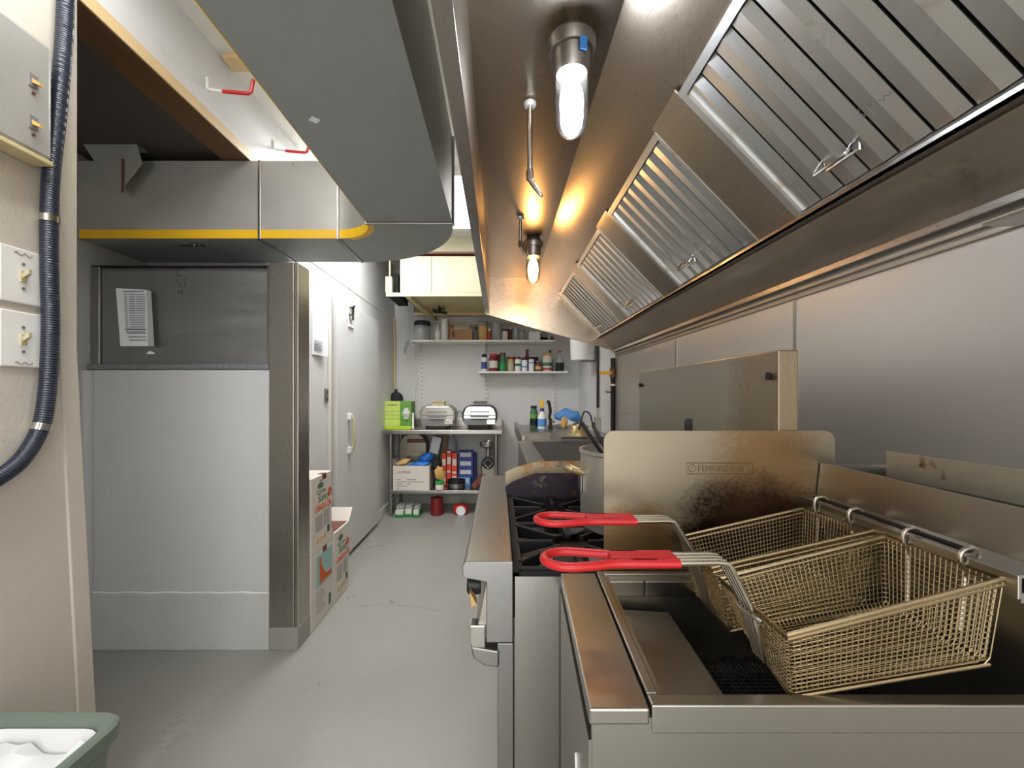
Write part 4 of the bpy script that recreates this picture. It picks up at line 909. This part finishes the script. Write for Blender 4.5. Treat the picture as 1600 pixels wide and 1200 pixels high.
B().prism([(-.05,.76),(-.028,.875),(.03,.875),(.03,.755)], 'y', RY0-.004, RY1-.02).build('control_panel', M_STEELY, t, .002)
for k in range(6):
    y = RY0+.035+k*.155; kn = B().lathe([(.019,0),(.021,.006),(.021,.026),(.017,.030)], (-.045,y,.856), 16, 'x')
    for v in kn.bm.verts: v.co.x = -.04-(v.co.x+.045)
    kb_ = kn.build('burner_knob', M_BLACK, t, smooth=True)
    B().box(-.0715,-.069, y-.002,y+.002, .858,.874).build('knob_mark', M_PAPER, kb_)
B().prism([(-.062,.858),(-.047,.83),(-.058,.825)], 'y', RY0-.006, RY0+.02).build('grease_tag', M_TAN, t)
box('oven_door', M_STEELY, t, .0,.03, RY0+.05,RY1-.05, .26,.735, .006)
box('front_stile', M_POT, t, -.004,.03, RY0-.004,RY0+.048, .12,.748, .002)
box('front_stile', M_POT, t, -.004,.03, RY1-.048,RY1, .12,.748, .002)
box('lower_panel', M_STEELY, t, .002,.03, RY0+.05,RY1-.05, .12,.25, .003)
hb = B().tube([(-.04,RY0+.01,.755),(-.04,RY1-.06,.755)], .012, 10).build('oven_handle', M_STEEL, t, smooth=True)
B().prism([(-.062,.79),(-.028,.79),(-.028,.742),(-.055,.742),(-.062,.752)], 'y', RY0-.012, RY0+.02).build('handle_bracket', M_CHROME, hb, .003)
B().prism([(-.060,.745),(-.0,.735),(-.0,.70),(-.030,.703),(-.055,.72)], 'y', RY0-.010, RY0+.04).build('handle_end', M_POT, t, .004)
for x in (.08,.54):
    for y in (RY0+.06,RY1-.06): B().lathe([(.03,0),(.03,.02),(.022,.03),(.022,.15)], (x,y,0), 12).build('leg', M_STEEL, t, smooth=True)
YG = 1.585   # griddle splash between burners and griddle section
box('burner_tray', M_TRAY, t, .035,GX-.01, RY0+.004,YG, .80,.815)
box('burner_box_edge', M_SOOT, t, .030,.042, RY0,YG, .80,.905); box('burner_box_edge', M_SOOT, t, .030,GX, RY0,RY0+.012, .80,.895); box('burner_box_edge', M_SOOT, t, GX-.012,GX, RY0,YG, .80,.905)
for i in range(2):
    for j in range(2):
        x0, x1 = .045+i*.275, .315+i*.275; y0, y1 = RY0+.018+j*.325, RY0+.338+j*.325; xc, yc = (x0+x1)/2, (y0+y1)/2
        B().lathe([(.05,0),(.105,.03),(.10,.032),(.05,.01)], (xc,yc,.815), 20).build('burner_bowl', M_BURNER, t, smooth=True)
        bn = B().lathe([(.032,0),(.034,.02),(.045,.028),(.045,.04),(.03,.045)], (xc,yc,.82), 18).build('burner_head', M_IRON, t, smooth=True)
        g = B(); zt_, zb_ = .905, .888
        for (a, c) in (((x0,y0),(x1,y0)),((x1,y0),(x1,y1)),((x1,y1),(x0,y1)),((x0,y1),(x0,y0))):
            g.box(min(a[0],c[0])-.005,max(a[0],c[0])+.005, min(a[1],c[1])-.005,max(a[1],c[1])+.005, zb_,zt_-.004)
        for k in range(8):
            a = k*PI/4; dx, dy = math.cos(a), math.sin(a)
            L = min((x1-x0)/2/max(abs(dx),1e-6), (y1-y0)/2/max(abs(dy),1e-6)); L = min(L, .19)
            px, py = -dy*.006, dx*.006; i0 = .045
            q0 = (xc+dx*i0, yc+dy*i0); q1 = (xc+dx*L, yc+dy*L)
            g.hexa([(q0[0]-px,q0[1]-py,zb_+.004),(q1[0]-px,q1[1]-py,zb_-.02),(q1[0]+px,q1[1]+py,zb_-.02),(q0[0]+px,q0[1]+py,zb_+.004),(q0[0]-px,q0[1]-py,zt_),(q1[0]-px,q1[1]-py,zt_),(q1[0]+px,q1[1]+py,zt_),(q0[0]+px,q0[1]+py,zt_)])
        g.build('grate', M_IRON, t, .002)
# burnt splash of the griddle section
B().prism([(.022,.905),(.022,.935),(.05,.955),(.13,.985),(GX,.985),(GX,.80),(.045,.80),(.045,.89)], 'y', YG, YG+.006).build('griddle_splash', M_SPLD, t)
B().prism([(.024,.93),(.024,.972),(.07,.992),(.15,1.014),(GX,1.014),(GX,.93)], 'y', YG+.09, YG+.096).build('griddle_splash', M_SPLU, t)
box('griddle_plate', M_GRIDDLE, t, .06,GX, YG+.10,RY1-.012, .90,.925)
box('griddle_front_trough', M_POT, t, .022,.06, YG+.006,RY1-.012, .895,.918, .003)
# tall back riser
box('back_riser', M_RISER, t, .588,.632, .918,1.83, .80,1.365, .003)
for y in (.94, 1.80): B().lathe([(.009,0),(.008,.006),(.004,.009)], (.579,y,1.31), 10, 'x').build('riser_bolt', M_IRON, t, smooth=True)

# stock pot on the back burner, utensils
t = thing('stock_pot', (.37,1.22,.905), 'tall aluminium stock pot half hidden behind the splash plate', 'pot')
pc = (.372,1.22,.906); pr_ = .142
B().lathe([(pr_*.97,0),(pr_,.008),(pr_,.20),(pr_+.004,.204),(pr_+.004,.212),(pr_-.004,.212),(pr_-.006,.02)], pc, 36).build('pot_body', M_POTB, t, smooth=True)
hh = B().tube([(pc[0]-pr_*.99,1.19,1.055),(pc[0]-pr_-.03,1.185,1.065),(pc[0]-pr_-.04,1.22,1.066),(pc[0]-pr_-.03,1.255,1.065),(pc[0]-pr_*.99,1.25,1.055)], .0075, 8).build('pot_handle', M_GOLDY, t, smooth=True)
box('handle_plate', M_CHROME, t, pc[0]-pr_-.005,pc[0]-pr_+.004, 1.20,1.24, 1.0,1.05, .002)
def utensil(lab, p0, p1, curve=None, r=.006):
    t = thing('utensil', p0, lab, 'utensil', 'black handled utensils in the stock pot')
    a, c = Vector(p0), Vector(p1)
    B().tube([a, a.lerp(c,.55)], r*.6, 8).build('shaft', M_CHROME, t, smooth=True)
    B().tube([a.lerp(c,.5), c], [r,r*1.25], 8).build('handle', M_BLACK, t, smooth=True)
    if curve: B().tube(resample([Vector(q) for q in curve],6), r*.55, 6).build('hook_end', M_BLACK, t, smooth=True)
utensil('black handled ladle leaning left out of the stock pot', (.36,1.22,1.0), P3(908,660,1.24), [P3(908,660,1.24),P3(906,664,1.24),P3(904,672,1.24)], .005)
utensil('black handled ladle with a curved hook, right of the first', (.37,1.26,1.0), P3(926,664,1.30), [P3(926,664,1.30),P3(922,648,1.3),P3(914,643,1.3),P3(910,650,1.3),P3(907,662,1.3)], .0045)
t = thing('spatula', (.42,1.0,.906), 'black spatula handle standing up in front of the range riser', 'spatula')
B().rbox(PX(1076,1.),PZ(664,1.), .018,.03,.008, .998,1.004).tube([(PX(1076,1.),1.001,PZ(672,1.)),(PX(1074,1.)-.01,1.001,.93)], .006, 8).build('handle', M_BLACK, t, .001)
B().box(PX(1074,1.)-.04,PX(1074,1.)+.03, .999,1.003, .906,.94).build('blade', M_STEEL, t)

# ------------------------------------------------------------------ flat-top unit, counter and their clutter further back
t = thing('flat_griddle', (.53,2.7,0), 'dark flat-top griddle with a pale steel front ledge beyond the range', 'griddle')
box('cabinet', M_STEEL, t, .16,.90, 1.96,3.36, .12,.88, .004)
box('front_ledge', M_STEELY, t, .147,.247, 1.95,3.37, .88,.914, .004)
box('hot_plate', M_GRIDDLE, t, .250,.90, 1.95,3.36, .88,.908, .003)
for x in (.2,.86):
    for y in (2.0,3.3): B().lathe([(.03,0),(.022,.03),(.022,.12)], (x,y,0), 10).build('leg', M_STEEL, t, smooth=True)
t = thing('back_counter', (.55,4.4,0), 'stainless counter with raised end edge in the back right corner', 'counter')
box('cabinet', M_STEEL, t, .22,.928, 3.40,5.08, .1,.82, .003)
box('counter_top', M_STEELX, t, .205,.928, 4.06,5.085, .88,.92, .004)
box('raised_end', M_STEELY, t, .175,.205, 3.40,5.085, .84,.955, .004)
box('recess_panel', M_FRYIN, t, .205,.928, 4.04,4.06, .82,.92)
box('front_deck', M_STEELX, t, .205,.928, 3.40,4.04, .82,.862, .004)
box('plinth', M_SOOT, t, .25,.92, 3.45,5.05, 0,.1)
t = thing('raised_tray', (.66,3.7,.862), 'pale blue-grey steel tray shelf on the counter holding a cake tin', 'tray')
YTr = 3.42
box('tray_top', M_STEEL, t, PX(877,YTr),.926, YTr,4.0, .925,.937, .002)
box('tray_front', M_STEEL, t, PX(877,YTr),.926, YTr,YTr+.01, .862,.937, .002)
box('tray_side', M_STEEL, t, PX(877,YTr),PX(877,YTr)+.01, YTr+.01,4.0, .862,.925)
jar(828,840,634,.92,4.6,M_GREENP,M_BLACK,'sauce jar with a green and dark label on the back counter','jar',None,[(M_BLACK,.12,.42),(M_GREEND,.45,.62)],lidh=.12)
t = thing('spray_bottle', (PX(847,4.55),4.55,.92), 'white and blue spray bottle with a yellow trigger on the back counter', 'spray bottle')
B().lathe([(.043,0),(.046,.015),(.046,.10),(.04,.135),(.018,.165),(.017,.18)], (PX(847,4.55),4.55,.92), 18).build('body', M_WHITEP, t, smooth=True)
B().lathe([(.0468,.02),(.0468,.10)], (PX(847,4.55),4.55,.92), 18).build('label_band', M_BLUEX2, t, smooth=True)
B().lathe([(.024,0),(.02,.03)], (PX(847,4.55),4.55,1.10), 14).build('collar', M_PURPLE, t, smooth=True)
B().prism([(PX(847,4.55)-.022,1.19),(PX(847,4.55)-.018,1.13),(PX(847,4.55)+.012,1.13),(PX(847,4.55)+.022,1.20),(PX(847,4.55)+.0,1.225),(PX(847,4.55)-.03,1.215)], 'y', 4.535, 4.565).build('trigger_head', M_YELLOW, t, .004)
t = thing('black_faucet', (PX(860,4.5),4.5,.92), 'black upright sprayer tap on the back counter', 'faucet')
B().lathe([(.026,0),(.026,.02),(.016,.03),(.016,.11)], (PX(860,4.5),4.5,.92), 12).build('base', M_BLACK, t, smooth=True)
B().tube([(PX(858,4.5),4.5,1.02),(PX(860,4.5),4.5,1.10),(PX(858,4.5),4.5,1.19),(PX(856,4.5),4.49,1.20)], [.013,.018,.016,.02], 10).build('spray_head', M_BLACK, t, smooth=True)
B().tube([(PX(860,4.5),4.5,1.0),(PX(866,4.5),4.48,.99)], .012, 8).build('lever', M_BLACK, t, smooth=True)
bag('folded_cloth', M_BLUEX2, 'light blue folded bag of cloths at the back of the counter', 'cloth bag', PX(889,4.85),4.90,1.025, .15,.07,.085, 6)
bag('white_bag', M_BAGW, 'white plastic bag under the light blue cloth bag', 'plastic bag', PX(880,4.65),4.68,.965, .12,.07,.04, 9)
bag('netted_sponge', M_MUSTARD, 'golden netted scrubber standing before the blue bag', 'scrubber', PX(882,4.45),4.47,.985, .035,.025,.06, 7)
t = thing('cake_tin', (PX(903,3.62),3.66,.937), 'pale gold round cake tin on the raised tray', 'cake tin')
rt = PX(918,3.66)-PX(902,3.66)
B().lathe([(rt*1.08,0),(rt*1.08,.005),(rt*.9,.008),(rt,.075),(rt*1.03,.078),(rt*.97,.078),(rt*.88,.012)], (PX(904,3.66),3.66,.937), 28).build('tin_body', M_GOLDY, t, smooth=True)

# pail, pipes and outlet in the corner
t = thing('white_pail', (.80,4.2,PZ(563,4.2)), 'white plastic pail mounted high in the corner behind the hood end', 'pail')
B().lathe([(.108,0),(.112,.01),(.122,.30),(.127,.30),(.127,.345)], (.803,4.2,PZ(563,4.2)), 28).build('pail_body', M_WHITEP, t, smooth=True)
B().lathe([(.117,.0),(.117,.012)], (.803,4.2,PZ(556,4.2)), 28).build('bottom_rim', M_WHITEP, t, smooth=True)
box('wall_bracket', M_GREY, t, .80,.934, 4.17,4.23, PZ(563,4.2)-.014,PZ(563,4.2))
t = thing('wall_pipe', (.915,4.04,1.0), 'slim black pipe running down the wall to a grey outlet box', 'pipe')
B().tube([(.915,4.04,1.95),(.915,4.04,PZ(637,4.04))], .013, 10).build('pipe_run', M_BLACK, t, smooth=True)
B().tube([(.915,4.04,PZ(637,4.04)),(.915,4.04,PZ(652,4.04))], .008, 8).build('conduit_end', M_CHROME, t, smooth=True)
box('outlet_box', M_GALV, t, .885,.934, 4.0,4.07, PZ(673,4.04),PZ(652,4.04), .004)
B().box(.87,.886,4.02,4.05,PZ(666,4.04),PZ(660,4.04)).build('plug', M_BLACK, t, .003)
t = thing('gas_pipe', (.912,3.49,.7), 'black gas pipe with couplings beside the steel wall sheet', 'pipe')
B().tube([(.912,3.49,Z(.295)),(.912,3.49,.93)], .019, 12).build('pipe_run', M_IRON, t, smooth=True)
B().tube([(.912,3.49,PZ(590,3.49)),(.912,3.49,PZ(576,3.49))], .026, 12).build('coupling', M_WOOD, t, smooth=True)
B().tube([(.912,3.49,PZ(603,3.49)),(.912,3.49,PZ(600,3.49))], .023, 12).build('white_band', M_WHITEP, t, smooth=True)
B().box(.80,.90, 3.47,3.475, PZ(585,3.47),PZ(580,3.47)).build('valve_handle', M_YELLOW, t, .002)
B().tube([(.934,3.62,PZ(613,3.6)),(.89,3.60,PZ(613,3.6)),(.885,3.6,PZ(611,3.6))], .008, 8).build('wall_peg', M_GREY, None, smooth=True, label='small metal peg in the white wall between the two pipes', cat='peg')
# bracket at the upper right by the hood rear edge
t = thing('shelf_bracket', (.90,.78,Z(.30)), 'bright steel bracket under the rear hood edge at the right', 'bracket')
box('flat_bar', M_CHROME, t, .86,.93, .62,.775, Z(.30),Z(.305)); box('upright', M_GREY, t, .915,.934, .70,.722, Z(.20),Z(.30))

# ------------------------------------------------------------------ deep fryer (slightly skewed on its castors)
SK = .055        # skew: x grows with y
class SB(B):
    def v(s, p): return s.bm.verts.new(s.x @ Vector((p[0]+SK*(p[1]-.513), p[1], p[2])))
ZF = .90; FY0, FY1 = .513, .905; FX = .106; BK = .70
def sbox(nm, m, par, *a, bevel=0): return SB().box(*a).build(nm, m, par, bevel)
t = thing('deep_fryer', (.4,.71,0), 'stainless deep fryer with two basket hangers at the front right', 'deep fryer')
sbox('cabinet', M_FRY, t, FX+.004,BK, FY0+.002,FY1-.002, .12,.60)
sbox('front_door', M_FRY, t, FX,FX+.004, FY0+.004,FY1-.004, .14,.86)
SB().tube([(FX-.002,.62,.76),(FX-.002,.60,.70),(FX-.002,.585,.60)], .0025, 5).build('scratch_mark', M_PAPER, t)
sbox('near_wall', M_FRY, t, FX+.004,BK, FY0+.002,FY0+.012, .60,ZF-.012)
sbox('far_wall', M_FRY, t, FX+.004,BK, FY1-.012,FY1-.002, .60,ZF-.012)
sbox('rear_wall', M_FRY, t, BK-.012,BK, FY0+.012,FY1-.012, .60,1.05)
sbox('front_ledge', M_FRY, t, FX,FX+.072, FY0,FY1, ZF-.02,ZF, bevel=.003)
# raised frame round the tank
sbox('tank_frame', M_FRY, t, FX+.074,FX+.088, FY0+.0225,FY1, ZF-.03,ZF+.004, bevel=.002)
SB().prism([(FY0,ZF-.03),(FY0+.022,ZF-.012),(FY0+.020,ZF+.004),(FY0,ZF+.004)], 'x', FX+.074, BK).build('tank_frame', M_FRY, t, .002)
sbox('tank_frame', M_FRY, t, FX+.088,BK-.012, FY1-.014,FY1, ZF-.03,ZF+.004, bevel=.002)
sbox('tank_inner_front', M_FRYIN, t, FX+.088,FX+.095, FY0+.020,FY1-.014, .70,ZF)
sbox('tank_inner_near', M_FRYIN, t, FX+.095,BK-.012, FY0+.014,FY0+.022, .66,ZF-.012)
sbox('tank_inner_far', M_FRYIN, t, FX+.095,BK-.012, FY1-.024,FY1-.014, .66,ZF-.005)
sbox('far_lip', M_FRY, t, FX+.095,FX+.165, FY1-.032,FY1-.024, ZF-.035,ZF-.004, bevel=.002)
sbox('far_lip', M_FRY, t, FX+.168,BK-.02, FY1-.032,FY1-.024, ZF-.035,ZF-.004, bevel=.002)
SB().hexa([(FX+.095,.56,.842),(FX+.21,.56,.835),(FX+.21,.86,.835),(FX+.095,.86,.842),(FX+.095,.56,.848),(FX+.21,.56,.841),(FX+.21,.86,.841),(FX+.095,.86,.848)]).build('drain_shelf', M_FRYIN, t, .002)
sbox('shelf_edge', M_FRYIN, t, FX+.204,FX+.21, .56,.86, .70,.836)
sbox('oil_surface', M_OIL, t, FX+.095,BK-.012, FY0+.022,FY1-.024, .70,.735)
# crumb screen in the pot
g = SB()
for k in range(42): g.tube([(FX+.215+k*.0085,.55,.752),(FX+.215+k*.0085,.86,.752)], .0012, 3, cap=False)
for k in range(32): g.tube([(FX+.213,.55+k*.01,.7535),(FX+.572,.55+k*.01,.7535)], .0012, 3, cap=False)
g.build('crumb_screen', M_IRON, t, kind='stuff')
# rear hanger channel with a slot, flue box
HZ = 1.062
SB().prism([(.598,HZ-.028),(.598,HZ),(.646,HZ+.004),(.646,HZ),(.603,HZ-.004),(.603,HZ-.028)], 'y', FY0-.012, FY1+.004).build('basket_hanger', M_FRY, t, .001)
sbox('hanger_slot', M_SOOT, t, .614,.624, .575,.88, HZ+.0022,HZ+.0036)
sbox('hanger_back', M_FRY, t, .606,.640, FY0-.008,FY1, HZ-.034,HZ-.022)
SB().prism([(.640,HZ),(.648,HZ+.066),(.656,HZ+.066),(.648,HZ)], 'y', FY0-.02, FY1+.002).build('flue_front', M_FRY, t)
sbox('flue_side', M_FRY, t, .648,.80, FY1-.004,FY1+.002, 1.0,HZ+.062)
sbox('flue_rear', M_FRY, t, .79,.80, FY0,FY1, .60,HZ+.055)
sbox('flue_floor', M_FRYIN, t, .652,.79, FY0,FY1-.004, HZ+.01,HZ+.016)
for y in (.6,.74): sbox('flue_divider', M_FRY, t, .656,.79, y,y+.006, HZ+.016,HZ+.05)
sbox('lower_back', M_FRY, t, .650,.80, FY0,FY1-.004, .60,HZ-.002)
for x in (FX+.05,.72):
    for y in (FY0+.05,FY1-.05): SB().lathe([(.03,0),(.03,.05),(.012,.055),(.012,.12)], (x,y,0), 12).build('castor', M_BLACK, t, smooth=True)
B().prism([(.53,PZ(735,.597)-.049),(.812,PZ(745,.809)),(.812,PZ(705,.809)),(.53,PZ(735,.597))], 'x', .722, .7255).build('flue_plate', M_RUSTP, None, label='rust flecked flat steel strip standing on the fryer flue', cat='plate')

# splash plate with the embossed maker's name
YS_ = .913; sx0, sx1 = PX(943,YS_), PX(1303,YS_); sz1 = PZ(673,YS_); sz0 = .80
t = thing('splash_plate', ((sx0+sx1)/2,YS_,sz0), 'upright stained steel splash plate with embossed name between fryer and range', 'splash guard')
pts = [(sx0,sz0),(sx1,sz0)]
r_ = .022
for k in range(7): a = PI/2*k/6; pts.append((sx1-r_+r_*math.cos(a), sz1-r_+r_*math.sin(a)))
for k in range(7): a = PI/2+PI/2*k/6; pts.append((sx0+r_+r_*math.cos(a), sz1-r_+r_*math.sin(a)))
B().prism(pts, 'y', YS_-.003, YS_).build('plate', M_SHIELD, t)
e0, e1, ez0, ez1 = PX(1072,YS_), PX(1175,YS_), PZ(740,YS_), PZ(723,YS_)
B().tube([(e0,YS_-.003,ez0),(e1,YS_-.003,ez0),(e1,YS_-.003,ez1),(e0,YS_-.003,ez1)], .0009, 6, closed=True).build('emboss_frame', M_EMBOSS, t)
B().tube([((e0+.011)+.0075*math.cos(a),YS_-.003,(ez0+ez1)/2+.0075*math.sin(a)) for a in [k*PI/9 for k in range(18)]], .0009, 6, closed=True).tube([(e0+.007,YS_-.003,(ez0+ez1)/2-.004),(e0+.015,YS_-.003,(ez0+ez1)/2+.005)], .0009, 6).build('emboss_ring', M_EMBOSS, t)
text('emboss_text', 'FEMORINOX', .0185, (e0+.023,YS_-.0032,ez0+.0055), '-y', M_EMBOSS, t, depth=.0013, sx=.93)

# fry baskets: rim and floor corners in metres: near-left, near-right, far-right, far-left
def basket(lab, rim, bot, hy, hx0, hx1, hz, redx):
    R = [Vector(p) for p in rim]; D = [Vector(p) for p in bot]
    def pt(u, v, w_):
        a = (R[0]*(1-u)+R[1]*u)*(1-v)+(R[3]*(1-u)+R[2]*u)*v; c = (D[0]*(1-u)+D[1]*u)*(1-v)+(D[3]*(1-u)+D[2]*u)*v
        return a*(1-w_)+c*w_
    t = thing('fry_basket', tuple((D[0]+D[2])/2), lab, 'fry basket', 'wire fry baskets')
    B().tube(R, .0034, 8, closed=True).build('rim', M_BRASSW, t, smooth=True)
    B().tube([pt(u,v,.07) for u, v in ((0,0),(1,0),(1,1),(0,1))], .0022, 6, closed=True).build('rim_wire', M_BRASSW, t, smooth=True)
    B().tube(D, .0022, 6, closed=True).build('base_frame', M_BRASSW, t, smooth=True)
    g = B(); rw = .00075; nu, nv, nw = 36, 22, 15
    cr = .06
    for i in range(nu+1):
        u = i/nu; g.tube([pt(u,0,0),pt(u,0,.9),pt(u,.05,1),pt(u,.95,1),pt(u,1,.9),pt(u,1,0)], rw, 4, cap=False)
    for j in range(nv+1):
        v = j/nv; g.tube([pt(0,v,0),pt(0,v,.92),pt(.03,v,1),pt(.97,v,1),pt(1,v,.92),pt(1,v,0)], rw, 4, cap=False)
    for k in range(1,nw):
        w_ = k/nw; g.tube([pt(.02,0,w_),pt(.98,0,w_),pt(1,.03,w_),pt(1,.97,w_),pt(.98,1,w_),pt(.02,1,w_),pt(0,.97,w_),pt(0,.03,w_)], rw, 4, closed=True)
    g.build('wire_mesh', M_BRASSW, t, kind='stuff')
    # hanging hooks at the rear end
    for v in (.28,.78):
        a = pt(1,v,0)
        hk = [pt(1,v,.8)+Vector((.003,0,0)), pt(1,v,.12)+Vector((.003,0,0)), a+Vector((-.004,0,.006)), Vector((.603+SK*(a.y-.513)-.008,a.y,HZ+.004)), Vector((.603+SK*(a.y-.513),a.y,HZ+.009)), Vector((.613+SK*(a.y-.513),a.y,HZ+.009)), Vector((.619+SK*(a.y-.513),a.y,HZ+.003))]
        B().tube(resample(hk,4), .0029, 8).build('hook', M_WIREST, t, smooth=True)
    # four parallel handle wires, bent down the front end of the basket
    hp = thing('handle', ((hx0+hx1)/2,hy,hz)); hp.parent = t; hp.location = Vector(((hx0+hx1)/2,hy,hz))-Vector(t.location)
    fl = pt(0,.5,.02); fb = pt(0,.5,.93)
    offs = (-.0165,-.0055,.0055,.0165)
    for o in offs:
        p = [Vector((redx-.01,hy+o,hz)), Vector((hx1-.022,hy+o,hz+.001)), Vector((hx1-.004,hy+o,hz-.008)), Vector((fl.x-.006,fl.y+o*.8,fl.z+.004)), Vector((fb.x-.005,fb.y+o*.7,fb.z))]
        B().tube([p[0],p[1],p[1].lerp(p[2],.5)+Vector((.003,0,.003)),p[2],p[3],p[4]], .0036, 8).build('handle_wire', M_WIREST, hp, smooth=True)
    B().tube([pt(0,.30,.13)+Vector((-.004,0,0)), pt(0,.42,.10)+Vector((-.012,0,0)), pt(0,.58,.10)+Vector((-.012,0,0)), pt(0,.70,.13)+Vector((-.004,0,0))], .003, 8).build('cross_tie', M_WIREST, hp, smooth=True)
    # red vinyl grip: flat bundle opening into a loop
    L0 = hx0+.095
    b_ = B()
    for o in offs: b_.tube([Vector((L0-.004,hy+o,hz)), Vector((redx,hy+o,hz))], .0062, 10)
    b_.build('red_grip', M_RED, hp, smooth=True)
    lp = [(redx-.03,hy-.0165,hz),(L0,hy-.017,hz),(L0-.03,hy-.024,hz),(hx0+.03,hy-.029,hz),(hx0+.008,hy-.019,hz),(hx0,hy,hz),(hx0+.008,hy+.019,hz),(hx0+.03,hy+.029,hz),(L0-.03,hy+.024,hz),(L0,hy+.017,hz),(redx-.03,hy+.0165,hz)]
    B().tube(resample([Vector(q) for q in lp],5), .0062, 10).build('red_loop', M_RED, hp, smooth=True)
basket('nearer wire fry basket with a red loop handle hung on the fryer',
       [(.345,.520,.983),(.598,.516,1.0515),(.606,.685,1.047),(.3475,.685,.980)],
       [(.357,.532,.900),(.594,.528,.943),(.600,.675,.943),(.380,.675,.902)], .602, .062, .318, 1.043, .243)
basket('farther wire fry basket with a red loop handle beside the splash plate',
       [(.347,.7085,.988),(.610,.7085,1.048),(.618,.884,1.040),(.366,.884,.981)],
       [(.381,.716,.881),(.600,.716,.925),(.606,.872,.925),(.396,.872,.866)], .795, .068, .323, 1.043, .246)
